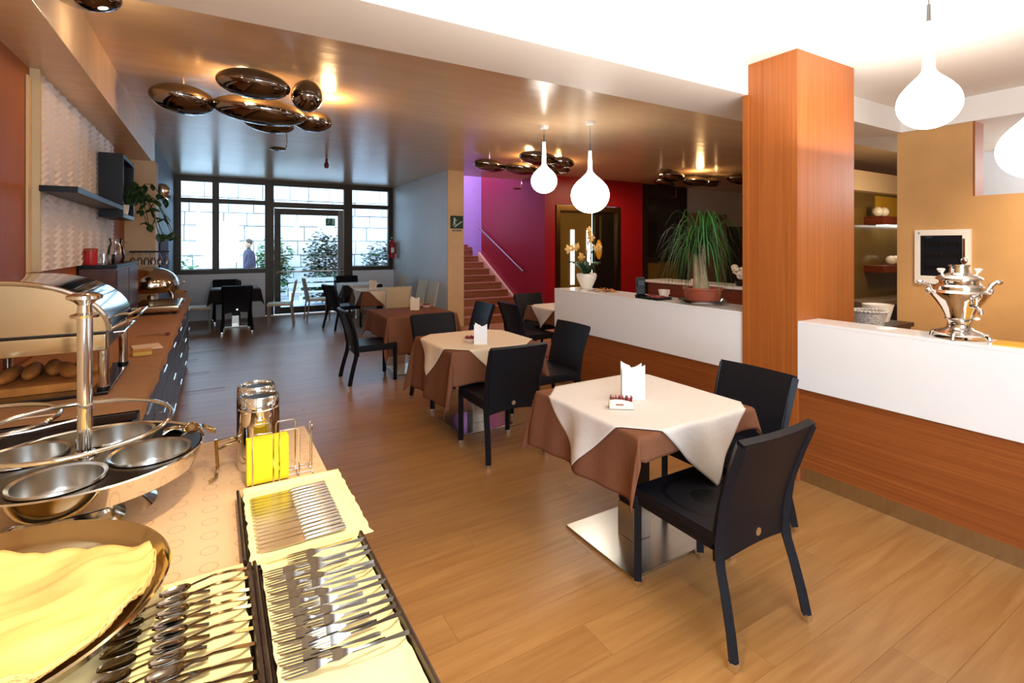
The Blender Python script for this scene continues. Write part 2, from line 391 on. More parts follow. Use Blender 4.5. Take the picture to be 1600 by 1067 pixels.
# ------------------------------------------------------------------ outside
tr = struct(MB().bx(-6, 12, W+.1, 19, -.15, -.02).out('floor_terrace', 'terrace'))
gw = thing('garden_wall', 'pale stone block garden wall beyond the rear windows', 'wall', (0, 17.2, 0))
MB().bx(-7, 13, .3, .6, -.1, 4.6).out('core', 'stone', gw)
sm = [MB().box((0, 0, 0), (1, .3, 1), .02).mesh('stone_block', 'stone') for _ in range(1)][0]
z = -.02; 
for r_ in range(9):
    hh = .38+.16*random.random(); x = -3.2-random.random()*.4
    while x < 8.6:
        ww = .5+.5*random.random()
        o = link('stone_block', sm, gw); o.location = (x+ww/2, .16+random.uniform(-.03, .03), z+hh/2); o.scale = (ww-.02, 1, hh-.02)
        x += ww
    z += hh
def bush(name, label, loc, rad, n, mat, grp=None, seed=1):
    rnd = random.Random(seed)
    t = thing(name, label, 'shrub', loc, 0, grp)
    m = MB()
    for _ in range(6):
        a = rnd.uniform(0, 2*pi); q = rnd.uniform(.2, .8)
        m.tube([(0, 0, 0), (q*.3*rad[0]*cos(a), q*.3*rad[1]*sin(a), rad[2]*.6), (q*rad[0]*cos(a), q*rad[1]*sin(a), rad[2]*1.3)], [.02, .015, .006], 5)
    m.out('stem', 'trunk', t)
    m = MB()
    for _ in range(n):
        d = Vector((rnd.gauss(0, 1), rnd.gauss(0, 1), rnd.gauss(0, 1))).normalized()*rnd.uniform(.35, 1)
        p = Vector((d.x*rad[0], d.y*rad[1], rad[2]*1.05+d.z*rad[2])); a = rnd.uniform(0, 2*pi); L = .1+.06*rnd.random()
        u = Vector((cos(a), sin(a), rnd.uniform(-.6, .4)))*L; s_ = Vector((-sin(a), cos(a), rnd.uniform(-.4, .4)))*L*.36
        vs = [m.bm.verts.new(q) for q in (p, p+u*.5+s_, p+u, p+u*.5-s_)]; m.bm.faces.new(vs)
    stuff(m.out('foliage', mat, t))
    return t
bush('garden_shrub', 'tall dark shrub seen through the glass door', (2.95, 16.2, 0), (.7, .4, 1.05), 1700, 'leaf_dark', seed=3)
bush('garden_shrub', 'green shrub behind the right-hand rear pane', (4.75, 16.3, 0), (.75, .4, .85), 1300, 'leaf_dark', seed=4)
bush('garden_shrub', 'pale teal conifer-like shrub right of the man outside', (1.5, 16.4, 0), (.6, .35, .95), 1500, 'leaf_green', seed=5)
bush('garden_shrub', 'low shrub in the lower part of the glass door', (2.75, 14.6, 0), (.8, .4, .42), 1100, 'leaf_dark', seed=6)
bush('garden_shrub', 'thin pale bush outside the leftmost rear pane', (-.75, 16.2, 0), (.4, .3, .7), 350, 'leaf_green', seed=8)
pl = thing('garden_planter', 'long pale planter box outside the glass door', 'planter', (3.0, 15.4, 0))
MB().bx(-.9, .9, -.2, .2, -.02, .62, .01).out('box', 'lacquer_white', pl); MB().bx(-.86, .86, -.16, .16, .62, .64).out('soil', 'soil', pl)
bn = thing('garden_bench', 'white slatted bench outside beyond the glass door', 'bench', (2.15, 13.55, 0))
for k in range(4): MB().bx(-.55, .55, -.2+.1*k, -.12+.1*k, .40, .43, .004).out('slat', 'lacquer_white', bn)
for x in (-.5, .5): MB().bx(x-.03, x+.03, -.18, .18, -.02, .40).out('leg', 'lacquer_white', bn)
for k in range(2): MB().bx(-.55, .55, .2, .23, .52+.14*k, .62+.14*k, .004).out('slat', 'lacquer_white', bn)
# man outside
pe = thing('person', 'man in a dark blue jacket walking outside behind the rear window', 'person', (.83, 15.3, -.02), R(100))
def skin_body(name, verts, edges, radii, mat, parent, sub=2):
    me = bpy.data.meshes.new(name); me.from_pydata(verts, edges, []); me.materials.append(M[mat])
    o = link(name, me, parent); md = o.modifiers.new('skin', 'SKIN')
    me.skin_vertices[0].data[0].use_root = True
    for i, r_ in enumerate(radii): me.skin_vertices[0].data[i].radius = (r_, r_) if not isinstance(r_, tuple) else r_
    o.modifiers.new('sub', 'SUBSURF').levels = sub; o.modifiers['sub'].render_levels = sub
    return o
bv = [(0, 0, .95), (0, .02, 1.15), (0, .03, 1.38), (0, .03, 1.50), (0, .04, 1.58),
      (.19, .03, 1.42), (.25, .0, 1.15), (.24, .10, .93), (.24, .13, .84), (-.19, .03, 1.42), (-.24, .06, 1.16), (-.22, .2, .97), (-.22, .24, .88),
      (.1, 0, .88), (.11, .12, .50), (.11, .02, .10), (.11, .14, .05), (-.1, 0, .88), (-.11, -.06, .50), (-.11, -.26, .14), (-.11, -.14, .05)]
be = [(0, 1), (1, 2), (2, 3), (3, 4), (2, 5), (5, 6), (6, 7), (7, 8), (2, 9), (9, 10), (10, 11), (11, 12), (0, 13), (13, 14), (14, 15), (15, 16), (0, 17), (17, 18), (18, 19), (19, 20)]
skin_body('body', bv, be, [.14, .14, .15, .06, .055, .07, .05, .04, .035, .07, .05, .04, .035, .1, .07, .045, .04, .1, .07, .045, .04], 'trousers', pe)
MB().ell((0, .05, 1.66), (.078, .095, .118)).ell((0, .15, 1.645), (.014, .022, .02), seg=8, rings=6).ell((.08, .04, 1.65), (.015, .02, .03), seg=8, rings=6).ell((-.08, .04, 1.65), (.015, .02, .03), seg=8, rings=6).out('head', 'skin', pe)
MB().ell((0, .03, 1.70), (.086, .098, .095)).out('hair', 'hair', pe)
skin_body('jacket', [(0, 0, .93), (0, .02, 1.15), (0, .03, 1.38), (0, .03, 1.49), (.19, .03, 1.42), (.25, 0, 1.15), (.24, .09, .95), (-.19, .03, 1.42), (-.24, .06, 1.16), (-.22, .19, .99)],
          [(0, 1), (1, 2), (2, 3), (2, 4), (4, 5), (5, 6), (2, 7), (7, 8), (8, 9)], [.18, .17, .175, .085, .09, .07, .06, .09, .07, .06], 'jacket', pe)

# ------------------------------------------------------------------ stairs
stt = struct(MB().bx(4.24, 5.88, 12.0, 13.0, 0, 1.55).out('floor_stair_landing', 'stair_wood'))
st = thing('staircase', 'brown wooden staircase rising beside the crimson wall', 'stairs', (5.06, 9.1, 0))
for k in range(12):
    MB().bx(-.81, .74, k*.30, k*.30+.34, k*.147, (k+1)*.147-.028).out('riser', 'stair_wood', st)
    MB().bx(-.81, .74, k*.30-.012, k*.30+.31, (k+1)*.147-.028, (k+1)*.147, .004).out('tread', 'stair_wood', st)
MB().prism([(-.12, 0), (.12, 0), (2.42, 1.18), (2.42, 1.42)], lambda u, vv, d: (d, u, vv), .745, .81).out('skirting', 'wall_cream', st)
hr = thing('handrail', 'grey metal handrail fixed to the crimson stair wall', 'handrail')
MB().tube([(5.80, 9.32, 1.02), (5.80, 11.4, 2.02)], .022, 10).out('rail', 'alu', hr)
for q in (.12, .5, .88): MB().cyl((5.885, 9.32+2.08*q, .98+1.0*q), (5.80, 9.32+2.08*q, 1.0+1.0*q), .01, seg=8).out('bracket', 'alu', hr)

# ------------------------------------------------------------------ red wall vitrine / lift, lobby panels
el = thing('lift_doors', 'bronze framed mirrored lift doorway set in the red wall', 'lift', (7.06, 8.6, 0))
for a in ((-.90, -.80, 0, 2.45), (.80, .90, 0, 2.45), (-.8, .8, 2.33, 2.45)): MB().bx(a[0], a[1], -.03, .1, a[2], a[3], .004).out('frame', 'bronze', el)
MB().bx(-.80, .12, .06, .08, 0, 2.33).out('door_leaf', 'smoke_panel', el)
MB().bx(.12, .80, .03, .05, 0, 2.33).out('door_leaf', 'brown_glass', el)
for x in (-.42, .02): MB().bx(x-.045, x+.045, .04, .058, .75, 1.93).out('light_strip', 'strip_glow', el)
MB().bx(.16, .19, .0, .03, .9, 2.25).bx(.34, .37, .0, .03, 1.2, 2.25).out('jamb', 'bronze', el)
MB().ell((.27, 0, 1.5), (.09, .03, .22)).out('wall_light', 'yellow_lacquer', el)
lg = thing('lobby_glass_door', 'dark framed brown glass double door right of the red wall', 'door', (9.45, 8.7, 0))
for a in ((-.79, -.55, 0, 3.05), (.55, .82, 0, 3.05), (-.55, .55, 2.72, 3.05), (-.55, .55, 1.2, 1.3), (-.55, .55, 0, .1)): MB().bx(a[0], a[1], -.04, .06, a[2], a[3], .004).out('frame', 'dark_wood', lg)
MB().bx(-.55, .55, 0, .02, .1, 1.2).out('pane', 'smoke_panel', lg); MB().bx(-.55, .55, 0, .02, 1.3, 2.72).out('pane', 'brown_glass', lg)
lp = thing('lobby_screen', 'tan panel flanked by black cupboards behind the potted palm', 'partition', (11.4, 8.65, 0))
MB().bx(-1.1, .42, 0, .06, 0, 2.42, .004).out('panel', 'tan_bark', lp); MB().bx(.42, 2.3, 0, .08, 0, 2.1).out('cupboard', 'dark_wood', lp)

# ------------------------------------------------------------------ pillar and bar counters
struct(MB().bx(3.40, 4.15, 1.944, 2.31, 0, 2.935, .003).bx(3.385, 4.15, 2.3, 2.345, 0, 2.71).out('trim_8', 'teak_v'))
def counter(name, label, y0, y1, x1, zt, zf):
    t = thing(name, label, 'counter', (3.4, (y0+y1)/2, 0)); h = (y1-y0)/2; d = x1-3.4
    MB().bx(0, .03, -h, h, zf, zt-.019).out('fascia', 'lacquer_white', t)
    MB().bx(0, d, -h, h, zt-.019, zt, .002).out('top', 'lacquer_white', t)
    MB().bx(.025, d-.02, -h, h, .10, zf).bx(.035, d-.02, -h+.02, h-.005, zf, zt-.019).out('wood_panel', 'teak_h', t)
    MB().bx(.035, d-.05, -h, h, 0, .10).out('plinth', 'steel', t)
    return t
ZR = 1.086; ZC = 1.100
counter('bar_counter', 'white fronted bar counter right of the pillar with the samovar', -1.4, 1.942, 3.66, ZR, .632)
counter('bar_counter', 'white fronted bar counter left of the pillar with the palm pot', 2.347, 4.77, 3.80, ZC, .655)
bb = thing('back_bar', 'low red-brown back bar with white top behind the palm pot', 'counter', (6.3, 4.2, 0))
MB().bx(-.25, .25, -.3, 1.75, 1.0, 1.04, .004).out('top', 'lacquer_white', bb); MB().bx(-.22, .22, -.28, 1.7, 0, 1.0).out('front', 'teak_dark', bb)
ZW = .80
bc = thing('work_counter', 'dark work counter between pillar and gold wall', 'counter', (5.1, 2.40, 0))
MB().bx(-.35, .6, -.25, .35, .83, .87, .004).out('top', 'dark_wood', bc); MB().bx(-.33, .58, -.23, .33, 0, .83).out('body', 'dark_wood', bc)

# ------------------------------------------------------------------ left wall: wave panel, shelf, climbing plant
wv = thing('wave_panel', 'white wall panel carved with horizontal wavy ridges', 'wall panel', (-.998, 5.68, 2.07))
def wf(u, vv):
    y = -1.39+2.8*u; z = -.64+1.28*vv
    q = (z+.026*sin(2*pi*y/.36))/.047
    f_ = q-math.floor(q); return (.022+.016*(f_/.72 if f_ < .72 else (1-f_)/.28), y, z)
MB().sheet(wf, 110, 330, 0).out('relief', 'wave_white', wv, 30)
MB().bx(0, .018, -1.41, 1.41, -.64, .64).out('backing', 'panel_cream', wv)
MB().bx(.0, .05, -1.43, -1.40, -.64, .64).out('edge_strip', 'panel_cream', wv)
MB().bx(.0, .012, -1.50, -1.43, -.64, .58).out('edge_strip', 'wall_cream', wv)
sh = thing('floating_shelf', 'black wall shelf with an open cube at its far end', 'shelf', (-.952, 4.24, 1.96))
MB().bx(0, .19, 0, 1.88, -.02, .02, .003).out('board', 'black_plastic', sh)
for a in ((1.88, 1.92, -.09, .53), (2.62, 2.66, -.09, .53)): MB().bx(0, .19, a[0], a[1], a[2], a[3], .003).out('side', 'black_plastic', sh)
for a in ((.49, .53), (-.09, -.05)): MB().bx(0, .19, 1.92, 2.62, a[0], a[1], .003).out('board', 'black_plastic', sh)
cp = thing('climbing_plant', 'trailing green pothos hanging from the black cube shelf', 'plant', (-.82, 6.5, 1.915))
MB().lathe([(0, 0), (.05, 0), (.065, .1), (.058, .1), (.05, .09), (0, .09)], seg=20).out('pot', 'ceramic_white', cp)
rnd = random.Random(5); vines = []
mv = MB()
for k in range(9):
    a = rnd.uniform(-.5, 1.2); L = rnd.uniform(.15, .42); dn = rnd.uniform(-.05, .6)
    P = [Vector((0, 0, .1))]
    for q in range(1, 7):
        f_ = q/6; P.append(Vector((L*cos(a)*f_*1.1, L*sin(a)*f_*1.3, .1+.28*sin(pi*min(1, f_*.8))*rnd.uniform(.7, 1.1)-dn*f_*f_)))
    mv.tube(P, .004, 5); vines.append(P)
mv.out('vine', 'leaf_dark', cp)
lm = MB().sheet(lambda u, vv: (.085*u, (vv-.5)*.06*sin(pi*min(1, u*.92+.06))**.8, -.02*u*u-.015*abs(vv-.5)), 5, 4, .002).mesh('leaf', 'leaf_dark')
for P in vines:
    for q in range(1, 7):
        for s_ in range(2):
            o = link('leaf', lm, cp); o.location = P[q]; o.rotation_euler = (rnd.uniform(-.6, .6), rnd.uniform(.1, 1.2), rnd.uniform(-pi, pi)); k = rnd.uniform(.7, 1.25); o.scale = (k, k, k)
tag(MB().bx(-.718, -.70, 9.2, 10.6, .95, 1.75).bx(-.705, -.695, 10.6, 10.66, .92, 1.75).out('wall_panel', 'purple_fabric'), 'dark purple board on the blue-grey wall left of the rear windows', 'board')
wl = thing('wall_spotlight', 'chrome wall spotlight near the ceiling at the left rear corner', 'lamp', (-.66, 8.62, 2.32))
MB().ell((.03, 0, .05), (.09, .06, .1)).out('shade', 'chrome', wl); MB().cyl((0, 0, 0), (.09, .02, -.07), .05, .06).out('reflector', 'chrome', wl); MB().box((-.02, 0, .05), (.06, .08, .16), .01).out('bracket', 'alu', wl)

# ------------------------------------------------------------------ ceiling pebble lamps
def pebble_lamp(label, cen, blobs, disc, power, scale=1):
    t = thing('ceiling_lamp', label, 'ceiling lamp', (cen[0], cen[1], 3.06), 0)
    for x, y, a, b, h, rz, dz in blobs:
        p = (x-cen[0], y-cen[1], dz-3.06)
        MB().ell(p, (a, b, h*1.25), (0, R(4), rz), 36, 20).out('pebble', 'chrome_dark', t)
        MB().cyl((p[0], p[1], p[2]), (p[0], p[1], 0), .01, seg=8).out('stem', 'chrome', t)
    x, y = disc[0]-cen[0], disc[1]-cen[1]
    MB().tube([(x+.05, y, -.12), (x+.06, y, -.34), (x+.05, y, -.40), (x, y, -.41)], .006, 8).out('rod', 'chrome', t)
    MB().ell((x-.03, y, -.42), (.085, .085, .02)).out('disc', 'chrome_dark', t)
    lamp('ceiling_lamp_point', 'POINT', (disc[0]+.35, disc[1]-.75, 2.93), power, (1, .58, .24), shadow_soft_size=.06, specular_factor=.1)
    lamp('ceiling_lamp_point', 'POINT', (disc[0]-.4, disc[1]-1.0, 2.93), power*.8, (1, .58, .24), shadow_soft_size=.06, specular_factor=.1)
    return t
pebble_lamp('chrome pebble ceiling lamp at left, largest of the cluster lamps', (.35, 5.2),
    [(-.24, 5.35, .26, .22, .10, .3, 2.90), (.28, 4.66, .28, .2, .09, -.2, 2.93), (.37, 5.26, .40, .2, .10, -.12, 2.86), (.70, 4.72, .13, .15, .11, 0, 2.91), (.87, 5.55, .20, .16, .09, .1, 2.89), (.50, 5.85, .24, .15, .07, -.1, 2.87)],
    (.62, 5.95), 17)
pebble_lamp('chrome pebble ceiling lamp behind the two small glass pendants', (4.3, 7.0),
    [(3.92, 7.35, .30, .2, .08, .2, 2.92), (4.28, 6.42, .34, .22, .08, .1, 2.93), (4.42, 7.15, .30, .22, .08, -.2, 2.88), (4.95, 6.9, .26, .2, .08, 0, 2.90), (4.75, 6.45, .2, .16, .07, 0, 2.91)],
    (4.82, 7.9), 17)
pebble_lamp('chrome pebble ceiling lamp above the potted palm', (8.5, 6.9),
    [(7.7, 6.85, .28, .2, .08, 0, 2.95), (8.1, 7.4, .30, .2, .08, .2, 2.92), (8.5, 6.95, .32, .2, .08, -.1, 2.91), (9.0, 7.0, .26, .2, .08, 0, 2.93), (9.3, 6.5, .34, .2, .08, 0, 2.95)],
    (8.6, 7.6), 17)
lamp('ceiling_lamp_point', 'POINT', (-.50, 3.62, 2.80), 3, (1, .80, .58), shadow_soft_size=.04, specular_factor=.2)  # added point light beside the pebble, rakes across the wave panel
pb = thing('ceiling_lamp', 'single chrome pebble at the top left corner of the ceiling', 'ceiling lamp', (-.6, 3.52, 3.06))
MB().ell((0, 0, -.1), (.16, .13, .08), seg=32, rings=18).out('pebble', 'chrome_dark', pb); MB().cyl((0, 0, -.05), (0, 0, 0), .01, seg=8).out('stem', 'chrome', pb)
tag(MB().lathe([(0, 0), (.045, 0), (.05, .03), (.035, .06), (0, .06)], (4.15, 2.62, 2.65), 20).out('smoke_detector', 'lacquer_white'), 'small white smoke detector under the cross beam by the pillar', 'smoke detector')
tag(MB().lathe([(0, 0), (.03, 0), (.04, .06), (.02, .11), (.02, .16), (0, .16)], (1.63, 8.9, 2.90), 16).out('ceiling_sensor', 'dark_red'), 'small dark red fixture on the ceiling near the rear windows', 'detector')

# ------------------------------------------------------------------ glass drop pendants
def pendant(label, x, y, ztop, zn, zc, rad, group=None):
    t = thing('pendant_lamp', label, 'pendant lamp', (x, y, ztop), 0)
    MB().lathe([(0, -.04), (.05, -.035), (.06, -.01), (.06, 0), (0, 0)], seg=24).out('canopy', 'lacquer_white', t)
    MB().cyl((0, 0, -.03), (0, 0, zn-ztop+.08), .003, seg=6).out('cord', 'alu', t)
    MB().cyl((0, 0, zn-ztop), (0, 0, zn-ztop+.09), .010, .008, 12).out('socket', 'alu', t)
    pr = [(0, zn), (.017, zn)]
    hN = zn-zc
    zs = zc+1.36*rad
    for k in range(1, 7):
        q = k/6; pr.append((.017+.009*q, zn-(zn-zs)*q))
    a0 = R(40); r0 = rad*cos(a0); z0 = zc+rad*.94*sin(a0)
    for k in range(1, 12):
        q = k/12; pr.append((.026+(r0-.026)*(2.15*q*q-1.15*q**3), zs-(zs-z0)*q))
    for k in range(0, 17):
        a = a0-(a0+R(90))*k/16; pr.append((rad*cos(a), zc+rad*.94*sin(a)))
    pr = [(max(r_, 0), z_-ztop) for r_, z_ in pr]
    MB().lathe(pr, seg=36).out('shade', 'lamp_glow', t, 0)
    return t
pendant('small white glass drop pendant, left of the pair over the left counter', 3.478, 5.10, 3.06, 2.86, 2.385, .16)
pendant('larger white glass drop pendant, right of the pair over the left counter', 3.821, 4.64, 3.06, 2.71, 2.19, .225)
pendant('white glass drop pendant hanging above the samovar', 3.13, 1.12, 2.935, 2.735, 2.32, .135)
pendant('white glass drop pendant cut by the right edge of the photo', 3.26, .76, 2.935, 2.5, 2.04, .14)
tag(MB().tube([(3.13, 1.12, 2.929)]+[(3.13+.13*q/8*1.0, 1.12-.40*q/8, 2.929-.05*sin(pi*q/8)) for q in range(1, 8)]+[(3.26, .76, 2.929)], .003, 6).out('lamp_cable', 'alu'), 'thin cable swagged along the white ceiling between two pendants', 'cable')

# ------------------------------------------------------------------ exit sign, extinguisher
ex = thing('exit_sign', 'dark green stair escape sign on the end of the white wall', 'sign', (4.09, 9.03, 2.05))
MB().box((0, 0, 0), (.27, .012, .25), .002).out('plate', 'sign_green', ex)
pc = MB()
for a in ((-.05, .06, .035, .05, 0), (-.055, .01, .03, .06, 20), (-.02, .03, .05, .012, -25), (-.065, -.04, .014, .06, 30), (-.035, -.035, .014, .05, -35)): pc.box((a[0], -.008, a[1]), (a[2], .004, a[3]), 0, (0, R(a[4]), 0))
pc.out('running_figure', 'sign_white', ex)
pc = MB()
for k in range(6): pc.box((-.04+.026*k, -.008, -.085+.018*k), (.028, .004, .020))
pc.out('stair_symbol', 'sign_white', ex)
MB().box((0, 0, -.165), (.2, .008, .026)).out('caption_strip', 'alu', ex)
fe = thing('fire_extinguisher', 'red fire extinguisher hung at the rear right corner', 'extinguisher', (3.80, 12.3, 1.28))
MB().lathe([(0, 0), (.07, 0), (.075, .02), (.075, .36), (.05, .43), (.025, .45), (0, .45)], seg=24).out('cylinder', 'red_plastic', fe)
MB().cyl((0, 0, .44), (0, 0, .5), .02).box((0, -.04, .5), (.03, .12, .02)).out('valve', 'black_metal', fe)
MB().tube([(0, -.05, .48), (-.08, -.06, .44), (-.1, -.05, .25), (-.085, -.03, .1)], .012, 8).out('hose', 'black_plastic', fe)
MB().box((0, -.073, .2), (.07, .01, .12)).out('label_plate', 'white_paper', fe)
MB().box((.085, 0, .25), (.05, .05, .3)).out('bracket', 'alu', fe)

# ------------------------------------------------------------------ chairs
def leg_mb(pts, r=.019):
    return MB().tube(pts, r, 4)
def woven_chair(name, label, mat='wicker', foot='chrome'):
    t = thing(name, label, 'chair')
    def fs(u, vv):
        x = (u-.5)*.46; y = -.20+.46*vv
        return (x, y, .462-.008*sin(pi*u)*sin(pi*vv))
    MB().sheet(fs, 8, 8, .05).out('seat', mat, t)
    def yb(z): 
        q = (z-.36)/.50; return -.205-.155*max(0, q-.15)**1.45
    def fb(u, vv):
        z0 = .345+.03*sin(pi*u); z = z0+(.855-z0)*vv
        return ((u-.5)*(.45+.03*vv), yb(z)-.018*sin(pi*u), z)
    MB().sheet(fb, 10, 16, .03).out('backrest', mat, t)
    for s_ in (-1, 1):
        x = s_*.222
        p = [(x*1.10, -.285, .03), (x*1.07, -.268, .12), (x*1.03, -.238, .24), (x, -.212, .33), (x*.99, yb(.42)+.004, .42), (x, yb(.6)+.01, .6), (x*1.03, yb(.74)+.01, .74), (x*1.05, yb(.848)+.012, .848)]
        lg_ = leg_mb(p, .024).out('leg', mat, t); MB().box((x*1.105, -.287, .016), (.034, .034, .032), .004).out('foot', foot, lg_)
        p = [(x*.98, .24, .03), (x*.98, .24, .43)]
        lg_ = leg_mb(p, .024).out('leg', mat, t); MB().box((x*.98, .24, .016), (.034, .034, .032), .004).out('foot', foot, lg_)
        MB().bx(x*.98-.014, x*.98+.014, -.18, .22, .39, .425, .003).out('apron', mat, t)
    MB().bx(-.2, .2, .225, .255, .39, .425, .003).out('apron', mat, t)
    o = MB().cyl((0, yb(.42)-.008, .42), (0, yb(.42)-.022, .42), .017, seg=16).out('badge', foot, t)
    return t
blk = [
 ('black woven chair in front, turned away beside the nearest table', (1.93, 1.49), 0),
 ('black woven chair between nearest table and the wooden pillar', (2.51, 1.86), 90),
 ('black woven chair with its back to us at the middle table', (1.93, 3.46), 0),
 ('black woven chair on the far side of the middle table', (2.02, 4.78), 180),
 ('black woven chair left of the brown-clothed table', (1.58, 5.97), -90),
 ('black woven chair right of the brown-clothed table by the stairs', (2.68, 5.72), 90),
 ('black woven chair left of the white table near the stairs', (3.55, 5.58), -90),
 ('black woven chair right of the middle table by the white counter', (2.63, 3.82), 90),
 ('black woven chair behind the white table under the red wall', (4.12, 6.18), 180),
 ('black woven chair with its back to us at the dark rear table', (.36, 10.72), 0),
 ('black woven chair far side of the dark rear table under the window', (.22, 12.1), 180),
 ('black woven chair left of the pale table near the glass door', (2.12, 9.9), -75),
 ('black woven chair beyond the farthest white table by the rear corner', (2.75, 12.15), 180)]
c0 = None
for lb, (x, y), a in blk:
    if c0 is None: c0 = woven_chair('dining_chair', lb); c0.location = (x, y, 0); c0.rotation_euler = (0, 0, R(a))
    else: dup(c0, (x, y, 0), R(a), lb)
def cream_chair(label):
    t = thing('cream_chair', label, 'chair')
    MB().sheet(lambda u, vv: ((u-.5)*.44, -.2+.42*vv, .46-.008*sin(pi*u)*sin(pi*vv)), 8, 8, .04).out('seat', 'cream_leather', t)
    MB().sheet(lambda u, vv: ((u-.5)*.44, -.2-.10*vv-.02*sin(pi*u), .40+.50*vv), 8, 8, .022).out('backrest', 'cream_leather', t)
    for s_ in (-1, 1):
        leg_mb([(s_*.205, -.25, 0), (s_*.205, -.205, .42), (s_*.205, -.285, .86)], .016).out('leg', 'cream_metal', t)
        leg_mb([(s_*.205, .2, 0), (s_*.205, .2, .43)], .016).out('leg', 'cream_metal', t)
    return t
c1 = None
for lb, (x, y), a in [('cream chair with its back to us behind the brown-clothed table', (2.66, 8.5), 0), ('cream chair left of the glass door seen edge-on', (1.12, 10.9), 80),
   ('cream chair left of the dark rear table, mostly seat visible', (-.28, 11.0), -90), ('cream chair by the white wall, nearest the stair end', (3.32, 9.0), 90),
   ('cream chair by the white wall, second from the stair end', (3.38, 9.75), 90), ('cream chair against the white wall near the extinguisher', (3.45, 11.2), 90),
   ('cream chair in front of the glass door with its back to the left', (1.92, 11.45), -90)]:
    if c1 is None: c1 = cream_chair(lb); c1.location = (x, y, 0); c1.rotation_euler = (0, 0, R(a))
    else: dup(c1, (x, y, 0), R(a), lb)

# ------------------------------------------------------------------ tables and cloths
def table(label, x, y, h, base=.255, zt=.745, ox=0, oy=0):
    t = thing('dining_table', label, 'table', (x, y, 0))
    MB().bx(-h+.01, h-.01, -h+.01, h-.01, zt-.03, zt, .004).out('tabletop', 'black_plastic', t)
    MB().bx(ox-.06, ox+.06, oy-.06, oy+.06, .20, zt-.03, .006).out('column', 'black_plastic', t)
    MB().bx(ox-.062, ox+.062, oy-.062, oy+.062, .016, .20, .004).out('column_sleeve', 'steel', t)
    MB().bx(ox-base, ox+base, oy-base, oy+base, 0, .016, .003).out('base_plate', 'steel', t)
    return t
def drape_pt(a, b, h, z, ofs, k, amp, fr, ph):
    ex = max(abs(a)-h, 0); ey = max(abs(b)-h, 0); sx = 1 if a >= 0 else -1; sy = 1 if b >= 0 else -1
    if ex == 0 and ey == 0: return (a, b, z+ofs)
    H = hypot(ex, ey); th = atan2(ey, ex)
    if ey == 0: s_ = b*sx
    elif ex == 0: s_ = -a*sy
    else: s_ = (sx*sy)*(h+.25*th)*(1 if True else 0)
    rp = amp*min(1, H/.22)*(sin(fr*s_+ph)+.5*sin(fr*1.9*s_+2*ph))*(1 if (ex == 0 or ey == 0) else cos(2*th)**2)
    kk = k+.16*sin(2*th)**2
    r_ = kk*H+ofs+rp+.004*min(1, H/.02)
    return (sx*(min(abs(a), h)+r_*cos(th)), sy*(min(abs(b), h)+r_*sin(th)), z+ofs-max(H*sqrt(max(0, 1-kk*kk))-.004, 0))
def cloth(label, mat, x, y, h, zt, L, ofs=.003, k=.10, amp=.012, fr=14, ph=0, n=84, cat='tablecloth'):
    # L = overhang left, right, near, far
    x0, x1, y0, y1 = -h-L[0], h+L[1], -h-L[2], h+L[3]
    o = MB().sheet(lambda u, vv: drape_pt(x0+(x1-x0)*u, y0+(y1-y0)*vv, h, zt, ofs, k, amp, fr, ph), n, n, .002).out('tablecloth', mat, None, 0)
    o.location = (x, y, 0); return tag(o, label, cat)
def overlay(label, mat, x, y, h, zt, D, ofs=.010, k=.10, amp=.012, fr=14, ph=0, n=80, tw=0, dx=0):
    def f_(u, vv):
        p = (u-.5)*2; q = (vv-.5)*2; a = (p-q)/2*D; b = (p+q)/2*D
        a, b = a*cos(tw)-b*sin(tw)+dx, a*sin(tw)+b*cos(tw)
        return drape_pt(a, b, h, zt, ofs, k, amp, fr, ph)
    o = MB().sheet(f_, n, n, .002).out('table_overlay', mat, None, 0); o.location = (x, y, 0)
    return tag(o, label, 'tablecloth')
ZT = .745
table('nearest square pedestal table with steel base plate', 2.03, 2.04, .41, .265, .745, -.05, -.01)
cloth('brown tablecloth under the white square on the nearest table', 'brown_cloth', 2.03, 2.04, .41, ZT, (.30, .13, .11, .24), ph=.5, fr=15, amp=.022)
overlay('white diagonal tablecloth square on the nearest table', 'white_cloth', 2.03, 2.04, .41, ZT, .72, ph=.5, fr=15, amp=.022, dx=.03)
table('middle pedestal table with cream square over long brown cloth', 2.04, 4.08, .42)
cloth('long brown tablecloth with trailing corners on the middle table', 'brown_cloth', 2.04, 4.08, .42, ZT, (.46, .27, .27, .27), ph=1.3, k=.08, amp=.02, fr=11)
overlay('cream diagonal tablecloth square on the middle table', 'cream_cloth', 2.04, 4.08, .42, ZT, .70, ph=1.3, k=.08, amp=.02, fr=11)
table('third pedestal table under a plain brown cloth', 2.19, 6.25, .44)
cloth('plain brown tablecloth without overlay on the third table', 'brown_cloth', 2.19, 6.25, .44, ZT, (.27, .27, .45, .27), ph=2.2, k=.08, amp=.016, fr=12)
table('table by the stairs partly hidden by the white counter', 4.22, 5.62, .40)
cloth('dark brown cloth under white square on the table by the stairs', 'brown_cloth', 4.22, 5.62, .40, ZT, (.2, .2, .2, .2), ph=.3)
overlay('white diagonal tablecloth square on the table by the stairs', 'white_cloth', 4.22, 5.62, .40, ZT, .68, ph=.3)
table('pale table along the white wall behind the cream chair', 2.72, 9.6, .40)
cloth('brown cloth on the table along the white wall', 'brown_cloth', 2.72, 9.6, .40, ZT, (.27, .27, .27, .27), ph=.9)
overlay('pinkish white square on the table along the white wall', 'cream_cloth', 2.72, 9.6, .40, ZT, .70, ph=.9)
table('farthest table beside the glass door', 2.75, 11.3, .40)
cloth('dark cloth on the farthest table beside the glass door', 'dark_cloth', 2.75, 11.3, .40, ZT, (.25, .25, .25, .25), ph=.1)
